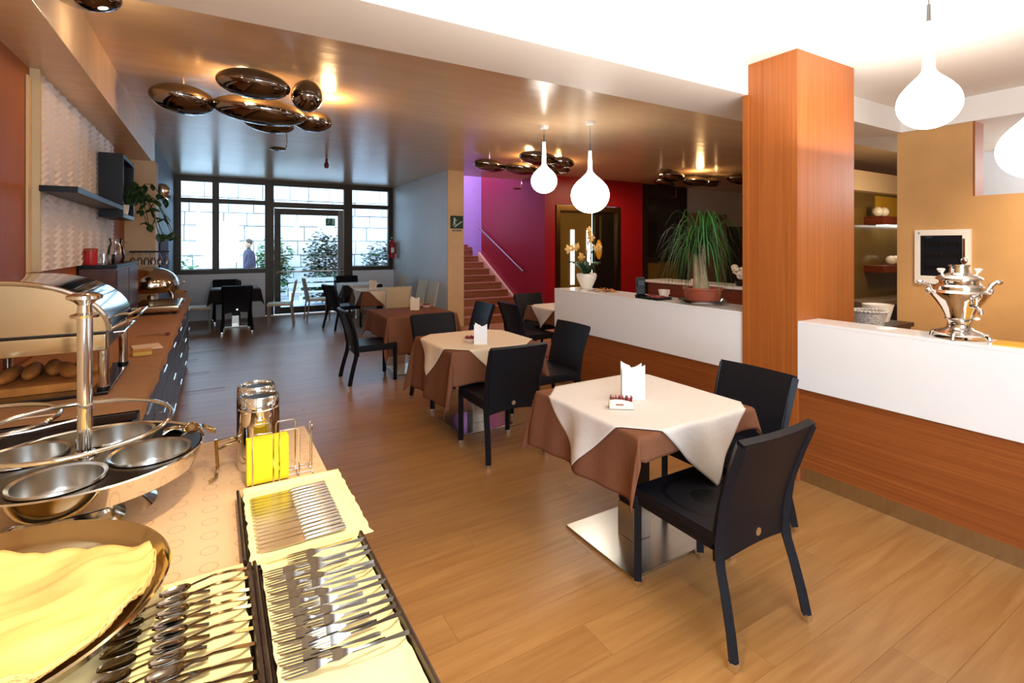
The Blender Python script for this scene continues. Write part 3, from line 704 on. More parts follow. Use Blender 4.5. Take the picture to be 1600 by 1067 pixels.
overlay('white square on the farthest table beside the glass door', 'white_cloth', 2.75, 11.3, .40, ZT, .72, ph=.1)
table('dark rear table below the left window', .36, 11.45, .42)
cloth('dark brown cloth on the rear table below the left window', 'dark_cloth', .36, 11.45, .42, ZT, (.25, .25, .25, .25), ph=.7)
overlay('white square on the rear table below the left window', 'white_cloth', .36, 11.45, .42, ZT, .44, ph=.7)

def napkin_holder(label, x, y, s=1, rz=-.55, mat='white_paper', z=.757):
    t = thing('napkin_holder', label, 'napkin holder', (x, y, z), rz)
    top = [(.062-.124*i/12, .19-.026*sin(pi*i/12)) for i in range(13)]
    MB().prism([(-.062*s, 0), (.062*s, 0)]+[(u*s, q*s) for u, q in top], lambda u, vv, d: (u, d-.18*(u*u)/.062*1.0, vv), -.03, -.024).out('front_sheet', mat, t)
    MB().prism([(-.058*s, 0), (.058*s, 0)]+[(u*s*.93, (q+.012*(u < 0))*s*.98) for u, q in top], lambda u, vv, d: (u, d, vv), .022, .028).out('back_sheet', mat, t)
    for k in range(5): MB().prism([(-.055*s, .004), (.055*s, .004), (.055*s, (.165-.004*k)*s), (0, (.15+.003*k)*s), (-.055*s, (.165-.003*k)*s)], lambda u, vv, d: (u, d, vv), -.018+.0075*k, -.013+.0075*k).out('napkin', mat, t)
    return t
napkin_holder('white napkin stand on the nearest table', 1.985, 2.05)
napkin_holder('white napkin stand on the cream square of the middle table', 1.96, 3.83, .9)
napkin_holder('white napkin stand on the brown-clothed third table', 2.27, 6.33, .9, mat='cream_cloth', z=.750)
napkin_holder('cream napkin stand on the table along the white wall', 2.58, 9.5, 1, mat='cream_cloth')
sg = thing('sugar_box', 'small white box of red sachets on the nearest table', 'box', (1.815, 1.955, .757), -.62)
MB().prism([(-.062, 0), (.062, 0), (.062, .035), (.04, .042), (0, .05), (-.04, .05), (-.062, .046)], lambda u, vv, d: (u, d, vv), -.03, -.026).bx(-.062, .062, -.03, .03, 0, .004).bx(-.062, -.058, -.03, .03, 0, .046).bx(.058, .062, -.03, .03, 0, .035).bx(-.062, .062, .026, .03, 0, .046).out('box', 'ceramic_white', sg)
MB().box((-.01, -.0305, .024), (.04, .001, .007)).out('print_line', 'terracotta', sg)
for k in range(9): MB().box((-.05+.0125*k, random.uniform(-.006, .006), .036), (.004, .046, .05), 0, (0, random.uniform(-.25, .25), 0)).out('sachet', 'red_plastic' if k % 3 else 'dark_red', sg)
def sweet_dish(label, x, y, z):
    t = thing('sweet_dish', label, 'dish', (x, y, z))
    MB().lathe([(0, 0), (.04, 0), (.07, .03), (.066, .032), (.04, .006), (0, .006)], seg=24).out('dish', 'ceramic_white', t)
    for k in range(7): MB().ell((.035*cos(k), .035*sin(k), .035), (.02, .014, .014), (0, 0, k), 10, 8).out('sweet', 'red_berry', t)
sweet_dish('dish of dark red sweets on the brown-clothed third table', 2.5, 6.52, .750)
sweet_dish('small dish half hidden behind the middle table napkins', 1.93, 3.97, .757)
pt = tag(MB().lathe([(0, 0), (.045, 0), (.045, .1), (.035, .13), (.035, .15), (0, .15)], (.42, 11.45, .758), 16).out('dark_pot', 'black_plastic'), 'small dark pot on the dark rear table', 'pot')

# ------------------------------------------------------------------ objects on the left counter
ZC = 1.1005
vs = thing('orchid_pot', 'yellow orchid in a white tapering pot on the left counter end', 'plant', (3.68, 4.53, ZC))
MB().lathe([(0, 0), (.055, 0), (.075, .04), (.108, .11), (.118, .155), (.112, .175), (.10, .17), (.095, .14), (0, .13)], seg=32).out('pot', 'ceramic_white', vs)
MB().ell((0, 0, .145), (.09, .09, .02)).out('soil', 'soil', vs)
rnd = random.Random(2); fm = MB()
for k in range(5):
    a = 2*pi*k/5+.3; fm.sheet(lambda u, vv, a=a: ((.055*u)*cos(a)-((vv-.5)*.045*sin(pi*(u*.9+.05)))*sin(a), .018*u*u-.006, (.055*u)*sin(a)+((vv-.5)*.045*sin(pi*(u*.9+.05)))*cos(a)), 4, 3, .002)
fm.ell((0, -.01, 0), (.012, .015, .012), seg=8, rings=6)
fmesh = fm.mesh('flower', 'flower')
for k, (dx, dy, hz_) in enumerate([(-.20, .02, .47), (.03, .0, .66), (.13, -.02, .50), (-.06, .03, .36), (.08, .03, .58)]):
    P = [(0, 0, .14), (dx*.2, dy, .14+(hz_-.14)*.5), (dx*.6, dy, .14+(hz_-.14)*.9), (dx, dy-.01, hz_)]
    MB().tube(P, .004, 6).out('stem', 'leaf_dark', vs)
    for q in range(3):
        o = link('flower', fmesh, vs); o.location = (dx*(.7+.3*q), dy-.02, hz_-.03+rnd.uniform(-.03, .04)); o.rotation_euler = (rnd.uniform(-.3, .3), rnd.uniform(0, 6), R(30)+rnd.uniform(-.4, .4))
for k in range(7):
    a = 2*pi*k/7; L = .16+.06*(k % 3)
    MB().sheet(lambda u, vv: (L*u*cos(a)-(vv-.5)*.07*sin(pi*(u*.9+.06))*sin(a), L*u*sin(a)+(vv-.5)*.07*sin(pi*(u*.9+.06))*cos(a), .15+.17*sin(2.0*u)-.04*abs(vv-.5)), 7, 3, .003).out('leaf', 'leaf_dark', vs)
fr_ = thing('dried_leaves', 'spray of dried leaves lying around the orchid pot', 'decoration', (3.62, 4.4, ZC))
for k in range(16):
    a = rnd.uniform(0, 2*pi); x = rnd.uniform(-.12, .08); y = rnd.uniform(-.38, -.09)
    MB().sheet(lambda u, vv: (x+.12*(u-.5)*cos(a)-(vv-.5)*.03*sin(pi*u)*sin(a), y+.12*(u-.5)*sin(a)+(vv-.5)*.03*sin(pi*u)*cos(a), .004+.03*u*u), 5, 2, .0015).out('leaf', 'bread', fr_)
cm = thing('card_terminal', 'black card machine standing on the left counter', 'card machine', (3.62, 3.62, ZC), R(-35))
MB().box((0, 0, .005), (.11, .09, .01), .003).out('base', 'black_plastic', cm); MB().box((0, .005, .095), (.085, .05, .17), .008, (R(-12), 0, 0)).out('body', 'black_plastic', cm)
MB().box((0, -.034, .13), (.06, .004, .05), 0, (R(-12), 0, 0)).out('screen', 'screen_dark', cm)
tyd = thing('sweet_tray', 'black tray of red wrapped sweets on the left counter', 'tray', (3.52, 3.36, ZC), R(0))
MB().bx(-.09, .09, -.14, .14, 0, .008, .002).bx(-.09, -.082, -.14, .14, .008, .022).bx(.082, .09, -.14, .14, .008, .022).bx(-.082, .082, -.14, -.132, .008, .022).bx(-.082, .082, .132, .14, .008, .022).out('tray', 'black_plastic', tyd)
for k in range(14): MB().ell((rnd.uniform(-.06, .06), rnd.uniform(-.11, .11), .022), (.022, .014, .012), (0, 0, rnd.uniform(0, 3)), 8, 6).out('sweet', 'red_berry', tyd)
cu = thing('coffee_cup', 'white cup on the left counter beside the sweet tray', 'cup', (3.73, 3.42, ZC))
MB().lathe([(0, .004), (.028, .004), (.035, .0), (.04, .01), (.052, .055), (.056, .07), (.053, .07), (.048, .05), (.03, .012), (0, .012)], seg=24).out('cup', 'ceramic_white', cu)
MB().tube([(.05, 0, .055), (.078, 0, .055), (.078, 0, .03), (.045, 0, .02)], .005, 6).out('handle', 'ceramic_white', cu)
pp = thing('potted_palm', 'ponytail palm in a wide terracotta pot on the left counter', 'plant', (3.585, 2.86, ZC))
MB().lathe([(0, .0), (.16, .0), (.185, .012), (.20, .04), (.196, .04), (.175, .016), (0, .012)], seg=36).out('saucer', 'clear_glass', pp)
MB().lathe([(0, .014), (.12, .014), (.135, .03), (.155, .12), (.165, .125), (.165, .14), (.15, .14), (.14, .11), (0, .11)], seg=36).out('pot', 'terracotta', pp)
MB().ell((0, 0, .11), (.14, .14, .012)).out('soil', 'soil', pp)
MB().tube([(0, 0, .1), (0, 0, .15), (.005, 0, .25), (.0, .01, .4), (.005, .005, .52)], [.075, .055, .034, .026, .024], 14).out('trunk', 'trunk', pp)
MB().tube([(-.05, .02, .1), (-.055, .02, .25), (-.07, .02, .42)], [.035, .025, .016], 10).out('trunk', 'trunk', pp)
for k in range(150):
    a = rnd.uniform(0, 2*pi); L = rnd.uniform(.28, .62); up = rnd.uniform(.04, .30); dn = rnd.uniform(.2, .85); b0 = (0, 0, .5) if k % 3 else (-.07, .02, .42)
    bend = rnd.uniform(-.5, .5)
    def lf(u, vv):
        r_ = L*.62*(u**.8); aa = a+bend*u*.6
        z_ = b0[2]+up*sin(min(u*1.9, pi*.5))*1.35-dn*max(0, u-.3)**1.6*1.15
        wd = .012*(1-u)**.6+.001
        return (b0[0]+r_*cos(aa)-(vv-.5)*wd*sin(aa), b0[1]+r_*sin(aa)+(vv-.5)*wd*cos(aa), max(z_, .03+.02*u)-.002*abs(vv-.5))
    MB().sheet(lf, 9, 2, .0008).out('leaf', 'leaf_green' if k % 3 else 'leaf_dark', pp)
wf_ = thing('white_flowers', 'white flower bunch at the right end of the back bar', 'flowers', (6.25, 4.33, 1.04))
MB().lathe([(0, 0), (.08, 0), (.1, .06), (.095, .06), (0, .05)], seg=20).out('bowl', 'black_plastic', wf_)
for k in range(12): MB().ell((.1*cos(k*2.4)*(k/12), .14*sin(k*2.4)*(k/12)+.02, .12+.012*k), (.05, .05, .04), seg=10, rings=8).out('bloom', 'ceramic_white', wf_)
tag(MB().lathe([(0, 0), (.03, 0), (.05, .05), (.046, .05), (0, .01)], (6.2, 5.1, 1.04), 20).out('white_bowl', 'ceramic_white'), 'small white bowl on the back bar left of the palm', 'bowl')

# ------------------------------------------------------------------ objects on the right counter
ZC = ZR
sv = thing('samovar', 'polished metal samovar on the right counter', 'samovar', (3.53, 1.125, ZC), R(-40))
for a in (45, 135, 225, 315): MB().tube([(.085*cos(R(a)), .085*sin(R(a)), .032), (.118*cos(R(a)), .118*sin(R(a)), .026), (.126*cos(R(a)), .126*sin(R(a)), .0)], [.012, .011, .009], 8).out('leg', 'chrome', sv)
MB().lathe([(0, .018), (.104, .018), (.108, .03), (.095, .042), (.068, .052), (.054, .062), (.050, .085), (.056, .10), (.064, .108), (0, .108)], seg=36).out('foot', 'chrome', sv)
MB().lathe([(0, .108), (.058, .108), (.064, .13), (.082, .17), (.108, .21), (.128, .238), (.132, .252), (.122, .262), (.112, .266), (.112, .284), (0, .284)], seg=40).out('body', 'chrome', sv)
MB().lathe([(0, .284), (.104, .284), (.096, .296), (.086, .304), (.088, .316), (.102, .322), (.102, .330), (.088, .342), (.062, .352), (.044, .36), (.042, .392), (.048, .396), (.048, .404), (0, .404)], seg=36).out('crown', 'chrome', sv)
for s_ in (-1, 1):
    MB().tube([(s_*.11, 0, .25), (s_*.14, 0, .262), (s_*.155, 0, .29), (s_*.18, 0, .308)], [.012, .012, .013, .010], 10).ell((s_*.19, 0, .308), (.022, .013, .013), seg=12, rings=8).ell((s_*.152, 0, .262), (.014, .014, .02), seg=12, rings=8).out('handle', 'chrome', sv)
    MB().cyl((s_*.08, 0, .335), (s_*.088, 0, .365), .006, .006, 8).lathe([(0, 0), (.01, 0), (.02, .018), (.014, .024), (0, .024)], (s_*.09, 0, .36), 14).out('lid_knob', 'ceramic_white', sv)
MB().tube([(0, -.07, .19), (0, -.13, .185), (0, -.155, .17), (0, -.157, .15)], [.013, .011, .011, .012], 10).tube([(0, -.125, .19), (0, -.125, .235)], [.006, .006], 8).ell((0, -.125, .24), (.026, .008, .014), seg=12, rings=8).out('tap', 'chrome', sv)
MB().ell((.045, -.06, .115), (.016, .012, .010), seg=10, rings=8).out('vent_knob', 'ceramic_white', sv)
ts = thing('samovar_tray', 'round metal tray under the samovar', 'tray', (3.53, 1.125, ZC))
ts.location = (3.53, 1.125, ZC-.0)
MB().lathe([(0, 0), (.105, 0), (.108, .003), (0, .003)], seg=36).out('plate', 'chrome', ts)
sv.location.z += .003
bk = thing('open_brochure', 'yellow brochure lying at the right end of the right counter', 'brochure', (3.53, .87, ZC), R(8))
MB().bx(-.08, .08, -.11, .11, 0, .004).out('cover', 'wall_cream', bk); MB().bx(-.076, .076, -.106, .106, .004, .010).out('pages', 'yellow_lacquer', bk)
tag(MB().box((3.53, .70, ZC+.055), (.06, .08, .11), .008, (0, 0, .2)).out('telephone', 'black_plastic'), 'black device at the right edge of the right counter', 'telephone')
ep = thing('switch_panel', 'white switchboard with dark smoked door on the gold wall', 'switchboard', (5.85, 1.985, 1.49))
for a in ((-.21, -.165, -.255, .255), (.15, .21, -.255, .255), (-.165, .15, .20, .255), (-.165, .15, -.255, -.18)): MB().bx(-.03, 0, a[0]*-1, a[1]*-1, a[2], a[3], .002).out('frame', 'ceramic_white', ep)
MB().bx(-.022, -.001, .165, -.15, -.18, .20).out('smoked_door', 'screen_dark', ep)
for r_ in range(3):
    for k in range(8): MB().box((-.0235, .12-.034*k, .12-.11*r_), (.005, .026, .035)).out('breaker', 'black_metal', ep)
MB().bx(-.04, -.03, -.155, -.175, -.06, .17, .003).ell((-.038, -.165, -.03), (.012, .026, .035), seg=14, rings=10).out('latch', 'chrome', ep)
MB().box((-.0305, .175, .225), (.002, .012, .016)).out('emblem', 'blue_grey', ep)
MB().box((-.0235, .10, .185), (.002, .05, .006)).out('print_line', 'alu', ep)
# bar back cabinet seen between pillar and gold wall
gc = thing('display_cabinet', 'bronze mirrored cabinet with shelves behind the bar', 'cabinet', (9.6, 4.13, 0))
MB().bx(-1.2, 2.2, -.02, .02, .72, 2.45).out('mirror_back', 'smoke_panel', gc); MB().bx(-1.0, -.97, -.06, -.02, .75, 2.45).out('chrome_rail', 'chrome', gc)
MB().bx(-1.2, 2.2, -.4, .02, .66, .74, .004).out('ledge', 'tan_bark', gc); MB().bx(-1.2, 2.2, -.36, .02, 0, .66).out('plinth', 'dark_wood', gc)
MB().bx(-.52, 2.2, -.3, -.02, 1.93, 2.06, .004).out('shelf', 'teak_dark', gc); MB().bx(-.52, 2.2, -.3, -.02, 1.16, 1.27, .004).out('shelf', 'teak_dark', gc)
MB().bx(-.3, 2.1, -.26, -.1, 1.915, 1.929).out('strip_light', 'strip_glow', gc)
MB().bx(-.15, 2.2, -.03, -.021, 2.08, 2.42).out('back_panel', 'yellow_lacquer', gc)
for k, (x, z_, r_, lb) in enumerate([(9.55, 2.06, .10, 'white paper ball lamp on the upper bar shelf, left one'), (10.05, 2.06, .11, 'white paper ball lamp on the upper bar shelf, right one'), (10.15, 1.27, .11, 'white ball vase on the lower bar shelf, left one'), (10.42, 1.27, .10, 'white ball vase on the lower bar shelf, right one')]):
    r_ = .078
    tag(MB().lathe([(0, 0)]+[(r_*sin(pi*q/12), r_-r_*cos(pi*q/12)) for q in range(1, 12)]+[(0, 2*r_)], ([9.16, 9.36, 9.62, 9.80][k], 3.95, z_+.001), 24).out('ball_ornament', 'ceramic_white'), lb, 'ornament')
bs = thing('patterned_basket', 'white openwork basket on the work counter behind the bar', 'basket', (5.2, 2.31, .87))
MB().lathe([(0, 0), (.11, 0), (.14, .12), (.13, .12), (.1, .01), (0, .01)], seg=30).out('bowl', 'basket_white', bs)
for k in range(30): MB().ell((.135*cos(2*pi*k/30), .135*sin(2*pi*k/30), .125), (.018, .018, .014), seg=8, rings=6).out('bead', 'basket_white', bs)
tag(MB().lathe([(0, 0), (.09, 0), (.13, .16), (.122, .16), (.085, .01), (0, .01)], (5.5, 2.37, .871), 28).out('white_bucket', 'ceramic_white'), 'plain white bowl beside the patterned basket behind the bar', 'bowl')

# ------------------------------------------------------------------ long sideboard on the left
sy0, sy1 = 2.66, 8.1
n = 6; un = (sy1-sy0)/n
cab = None
for k in range(n):
    y = sy0+un*(k+.5)
    lb = ['dark sideboard cabinet at the near end, next to the buffet table', 'dark sideboard cabinet, second from the near end', 'dark sideboard cabinet, third from the near end', 'dark sideboard cabinet, third from the far end', 'dark sideboard cabinet, second from the far end', 'dark sideboard cabinet at the far end by the cream pilaster'][k]
    if cab is None:
        cab = thing('sideboard_cabinet', lb, 'cabinet', (-.64, y, 0))
        MB().bx(-.34, .32, -un/2+.002, un/2-.002, .08, .86).bx(-.34, .28, -un/2+.002, un/2-.002, 0, .08).out('body', 'dark_wood', cab)
        for q in range(3):
            dr = MB().bx(.32, .338, -un/2+.008, un/2-.008, .09+.257*q, .335+.257*q, .002).out('drawer', 'dark_wood', cab)
            MB().cyl((.362, -.12, .27+.257*q), (.362, .12, .27+.257*q), .006, seg=8).cyl((.335, -.1, .27+.257*q), (.362, -.1, .27+.257*q), .004, seg=6).cyl((.335, .1, .27+.257*q), (.362, .1, .27+.257*q), .004, seg=6).out('handle', 'chrome', dr)
    else: dup(cab, (-.64, y, 0), 0, lb)
tag(MB().bx(-.99, -.285, sy0-.01, sy1+.01, .86, .892, .003).out('long_worktop', 'dark_wood'), 'long dark worktop over the sideboard cabinets', 'worktop')
rn = random.Random(9)
edge = [rn.uniform(-.008, .008) for _ in range(200)]
def runf(u, vv):
    y = sy0+.0+ (sy1-sy0+.005)*u; k = int(u*170)
    x = -.98+(.98-.278+edge[k])*vv
    if vv > .93: 
        q = (vv-.93)/.07; return (-.274+.006*sin(u*60)*q, y, .8955-.05*q+edge[k]*1.2*q)
    return (-.98+(.706)*vv/.93, y, .8955)
tag(MB().sheet(runf, 170, 28, .0015).out('paper_runner', 'runner_brown', None, 60), 'brown crinkle-edged paper runner along the sideboard', 'table runner')
# roll-top server at the near end of the sideboard
rt = thing('roll_top_server', 'large chrome roll-top server with tubular legs on the sideboard', 'food warmer', (-.70, 3.36, .897))
MB().bx(-.26, .27, -.36, .36, 0, .016, .004).out('base_tray', 'dark_plate', rt)
for x in (-.24, .245):
    for y in (-.30, .29):
        l_ = MB().cyl((x, y, .02), (x, y, .30), .021, seg=20).out('leg', 'chrome', rt); MB().cyl((x, y, .012), (x, y, .03), .026, seg=20).out('foot', 'black_plastic', l_)
MB().bx(-.26, .26, -.345, .345, .205, .285, .006).out('food_pan', 'mirror_steel', rt)
MB().bx(-.262, .262, -.347, .347, .285, .298, .002).out('rim', 'dark_plate', rt)
arc = [(.26, .298)]+[(-.12+.38*cos(R(a)), .298+.235*sin(R(a))) for a in range(6, 91, 7)]+[(-.26, .533), (-.26, .298)]
MB().prism(arc, lambda u, vv, d: (u, d, vv), -.335, -.330).out('side_panel', 'mirror_steel', rt)
MB().prism(arc, lambda u, vv, d: (u, d, vv), .330, .335).out('side_panel', 'mirror_steel', rt)
ao = arc[:-1]
MB().sheet(lambda u, vv: (lambda p: (p[0]*1.02+.002, -.345+.69*vv, p[1]+.006))(ao[min(int(round(u*(len(ao)-1))), len(ao)-1)]), len(ao)-1, 6, .01).out('roll_lid', 'chrome', rt)
MB().tube([(p[0]*1.03+.004, -.345, p[1]+.004) for p in ao], .012, 8).out('lid_trim', 'chrome', rt)
MB().tube([(.27, -.30, .30), (.33, -.30, .33), (.36, -.26, .34), (.36, .24, .34), (.33, .28, .33), (.27, .28, .30)], .008, 8).out('lid_handle', 'chrome', rt)
MB().tube([(.27, -.2, .27), (.31, -.2, .27), (.31, .2, .27), (.27, .2, .27)], .005, 8).out('front_rail', 'chrome', rt)
MB().bx(-.2, .2, -.26, .26, .016, .055, .004).out('bread_board', 'bread', rt)
for k in range(5): MB().ell((-.14+.07*k, -.08+.05*(k % 3), .085), (.035, .16, .032), (0, 0, .1*k), 14, 10).out('bread_roll', 'bread', rt)
# cards and cloth beside it
tag(MB().box((-.40, 4.25, .902), (.16, .2, .006), .001, (0, 0, .2)).out('menu_card', 'cream_cloth'), 'pale card lying on the runner beyond the server', 'card')
tag(MB().box((-.40, 4.0, .911), (.1, .14, .024), .002, (0, 0, .1)).out('butter_box', 'yellow_lacquer'), 'yellow card box on the runner beside the server', 'box')
tn = thing('serving_tongs', 'wire serving tongs on the runner beyond the server', 'tongs', (-.42, 4.75, .9))
for s_ in (-1, 1): MB().tube([(-.1, 0, .006), (0, s_*.02, .012), (.1, s_*.035, .006)], .004, 6).out('arm', 'chrome', tn)
MB().ell((.105, 0, .01), (.02, .04, .008), seg=10, rings=6).out('scoop', 'dark_red', tn)
hw = thing('hot_tray', 'flat steel warming tray in front of the chafing dish', 'tray', (-.51, 6.55, .897))
for x in (-.16, .16):
    for y in (-.35, .35): MB().cyl((x, y, 0), (x, y, .03), .018, seg=12).out('foot', 'dark_plate', hw)
MB().bx(-.2, .2, -.42, .42, .03, .09, .01).out('tray', 'mirror_steel', hw); MB().bx(-.18, .18, -.38, .38, .09, .094).out('plate', 'dark_plate', hw)
for y in (-.3, .3): MB().ell((.205, y, .07), (.012, .03, .02), seg=10, rings=8).out('knob', 'chrome', hw)
cf = thing('chafing_dish', 'chrome roll-top chafing dish at the far end of the sideboard', 'chafing dish', (-.66, 7.52, .897))
for x in (-.2, .2):
    for y in (-.2, .2): MB().tube([(x*.9, y*.9, .17), (x*1.1, y*1.05, .1), (x*1.15, y*1.1, 0)], .014, 8).out('leg', 'chrome', cf)
MB().lathe([(0, .13), (.25, .13), (.275, .16), (.28, .20), (.29, .205), (.29, .215), (0, .215)], seg=40).out('pan', 'mirror_steel', cf)
MB().lathe([(.285, .216)]+[(.285*cos(R(a)), .216+.22*sin(R(a))) for a in range(8, 90, 8)]+[(0, .436)], seg=40).out('lid', 'chrome', cf)
MB().tube([(.28, -.07, .235), (.33, -.05, .24), (.33, .05, .24), (.28, .07, .235)], .01, 8).out('lid_handle', 'chrome', cf)
MB().lathe([(0, .03), (.04, .03), (.045, .09), (0, .09)], seg=16).out('burner', 'steel', cf)
MB().lathe([(0, .015), (.22, .015), (.235, .03), (.225, .032), (0, .022)], seg=36).out('shelf', 'chrome', cf)
bb_ = thing('bread_basket', 'small wicker bread basket at the far corner of the sideboard', 'basket', (-.42, 8.02-.05, .897))
MB().lathe([(0, 0), (.08, 0), (.12, .09), (.115, .09), (.075, .01), (0, .01)], seg=24, sx=.9).out('basket', 'runner_brown', bb_)
for k in range(4): MB().ell((.03*cos(k*1.6), .04*sin(k*1.6), .085), (.04, .05, .03), seg=12, rings=8).out('bread_roll', 'bread', bb_)
wb = thing('wooden_cupboard', 'dark brown wall cupboard standing on the sideboard', 'cupboard', (-.86, 6.2, .897))
MB().bx(-.125, .125, -.7, .7, 0, .50, .004).out('body', 'brown_wood', wb); MB().bx(-.13, .135, -.71, .71, .50, .53, .003).out('top', 'black_plastic', wb)
for y in (-.35, .35): MB().bx(.125, .135, y-.33, y+.33, .02, .48, .002).out('door', 'brown_wood', wb)
zz = .897+.531
rc = thing('red_canister', 'red canister on top of the wooden cupboard', 'canister', (-.915, 5.57, zz))
MB().lathe([(0, 0), (.045, 0), (.047, .01), (.047, .12), (0, .12)], seg=24).out('can', 'red_plastic', rc); MB().lathe([(0, .12), (.049, .12), (.049, .14), (.04, .145), (0, .145)], seg=24).out('lid', 'terracotta', rc)
tag(MB().lathe([(0, 0), (.085, 0), (.09, .06), (.09, .09), (.085, .09), (.08, .01), (0, .01)], (-.86, 5.78, zz), 28).out('glass_bowl', 'clear_glass'), 'clear glass bowl on the wooden cupboard beside the canister', 'bowl')
jg = thing('glass_jug', 'clear glass jug on the wooden cupboard', 'jug', (-.83, 6.2, zz))
MB().lathe([(0, 0), (.06, 0), (.075, .05), (.06, .15), (.045, .19), (.055, .24), (.051, .24), (.041, .19), (.056, .15), (.07, .05), (.055, .008), (0, .008)], seg=24).out('jug', 'clear_glass', jg); MB().tube([(.05, 0, .21), (.1, 0, .19), (.1, 0, .1), (.07, 0, .06)], .006, 8).out('handle', 'clear_glass', jg)
gr = thing('glass_rack', 'dark rack hung with stemmed glasses at the far end of the sideboard', 'rack', (-.72, 7.98, .897))
MB().cyl((0, .06, 0), (0, .06, .62), .006, seg=8).lathe([(0, 0), (.07, 0), (.06, .012), (0, .012)], (0, .06, 0), 20).out('stand', 'chrome', gr)
MB().bx(-.21, .21, -.02, .09, .61, .63, .003).out('rail', 'black_plastic', gr)
wg = None
for k in range(6):
    x = -.90+.072*k
    if wg is None:
        wg = thing('wine_glass', 'stemmed glass hanging from the rack, '+['leftmost', 'second from the left', 'third from the left', 'third from the right', 'second from the right', 'rightmost'][k], 'glass', (x, 7.995, 1.507), 0, 'glasses hanging from the rack')
        MB().lathe([(0, 0), (.03, 0), (.03, -.002), (.004, -.006), (.004, -.06), (.02, -.075), (.032, -.11), (.028, -.16), (.026, -.16), (.03, -.11), (.018, -.078), (0, -.07)], seg=18).out('bowl', 'clear_glass', wg)
    else: dup(wg, (x, 7.995, 1.507), None, 'stemmed glass hanging from the rack, '+['leftmost', 'second from the left', 'third from the left', 'third from the right', 'second from the right', 'rightmost'][k])

# ------------------------------------------------------------------ near buffet table
TB = .75
bt = thing('buffet_table', 'buffet table covered in tan ring-printed paper in the left foreground', 'table', (-.31, 1.25, 0))
MB().bx(-.66, .676, -.95, 1.285, TB-.035, TB, .003).out('tabletop', 'ring_paper', bt)
for x in (-.6, .6):
    for y in (-.88, 1.2): MB().bx(x-.03, x+.03, y-.03, y+.03, 0, TB-.035).out('leg', 'dark_wood', bt)
# two-part tray stand: dark plate with four wells on a chrome drum
DX, DY, DR = -.345, 2.06, .315
dm = thing('condiment_drum', 'chrome drum stand with four metal wells and a central pole', 'serving stand', (DX, DY, TB))
MB().lathe([(0, 0), (.17, 0), (.18, .008), (.15, .025), (.09, .05), (.08, .09), (.12, .10), (0, .10)], seg=48).out('foot', 'chrome', dm)
MB().lathe([(0, .098), (.20, .098), (.27, .106), (.295, .12), (DR-.002, .175), (DR, .180), (DR-.004, .184), (DR-.01, .178), (.28, .125), (0, .112)], seg=72).out('drum', 'chrome', dm)
wells = [(.168, -.072), (-.035, -.182), (-.172, .09), (.05, .172)]; WR = .105
pm_ = bmesh.new(); E_ = []
def ringv(cx_, cy_, r_, n_):
    vv = [pm_.verts.new((cx_+r_*cos(2*pi*k/n_), cy_+r_*sin(2*pi*k/n_), .180)) for k in range(n_)]
    for k in range(n_): E_.append(pm_.edges.new((vv[k], vv[(k+1) % n_])))
ringv(0, 0, DR-.012, 72)
for x, y in wells: ringv(x, y, WR-.002, 36)
bmesh.ops.triangle_fill(pm_, use_beauty=True, edges=E_)
ex_ = bmesh.ops.extrude_face_region(pm_, geom=pm_.faces[:]); bmesh.ops.translate(pm_, verts=[e for e in ex_['geom'] if isinstance(e, bmesh.types.BMVert)], vec=(0, 0, -.006))
mb_ = MB(); mb_.bm.free(); mb_.bm = pm_; mb_.out('top_plate', 'dark_plate', dm)
for x, y in wells:
    MB().lathe([(0, .118), (WR-.012, .118), (WR-.006, .13), (WR-.004, .186), (WR+.006, .190), (WR+.007, .183), (WR+.001, .178), (WR-.001, .128), (WR-.008, .114), (0, .114)], (x, y, 0), 48).out('well', 'steel', dm)
MB().cyl((-.01, .01, .17), (-.01, .01, .63), .020, seg=28).lathe([(0, 0), (.036, 0), (.034, .012), (.022, .02), (0, .02)], (-.01, .01, .176), 28).lathe([(0, .62), (.036, .62), (.038, .628), (.02, .636), (.018, .66), (.03, .672), (.046, .68), (.046, .69), (.03, .698), (0, .70)], (-.01, .01, 0), 28).out('pole', 'chrome', dm)
MB().tube([(-.03+.252*cos(2*pi*k/64), -.03+.25*sin(2*pi*k/64), .285+.012*sin(2*pi*k/64)) for k in range(64)], .007, 10, True).tube([(-.01, .01, .30), (-.01, .13, .295), (-.03, .215, .295)], .005, 8).tube([(-.01, .01, .30), (-.13, -.02, .29), (-.28, -.03, .285)], .005, 8).out('carry_ring', 'chrome', dm)
d2 = thing('cruet_stand', 'chrome ring stand cut by the left edge behind the drum', 'serving stand', (-.70, 2.38, TB))
MB().lathe([(0, 0), (.08, 0), (.085, .01), (.03, .02), (0, .02)], seg=30).out('foot', 'chrome', d2)
MB().cyl((0, 0, .015), (0, 0, .42), .016, seg=20).out('pole', 'chrome', d2)
MB().tube([(.22*cos(2*pi*k/56), .22*sin(2*pi*k/56), .245) for k in range(56)], .008, 10, True).tube([(0, 0, .245), (.22, 0, .245)], .005, 8).tube([(0, 0, .245), (-.22, 0, .245)], .005, 8).out('ring', 'chrome', d2)
tg = thing('ice_tongs', 'bright metal tongs hooked over the far rim of the drum', 'tongs', (-.065, 2.10, TB))
MB().sheet(lambda u, vv: (-.09+.16*u, .06+.06*(vv-.5)+.03*u, .19+.012*sin(9*u)*cos(5*vv)-.12*max(0, u-.6)**1.2), 14, 5, .003).out('foil_grip', 'mirror_steel', tg)
MB().tube([(.07, .06, .13), (.075, .05, .03), (.07, .0, .012), (.05, -.02, .012)], .006, 8).tube([(.07, .06, .12), (.13, .08, .12), (.145, .10, .10), (.11, .12, .085), (.08, .07, .09)], .005, 8).out('arm', 'mirror_steel', tg)

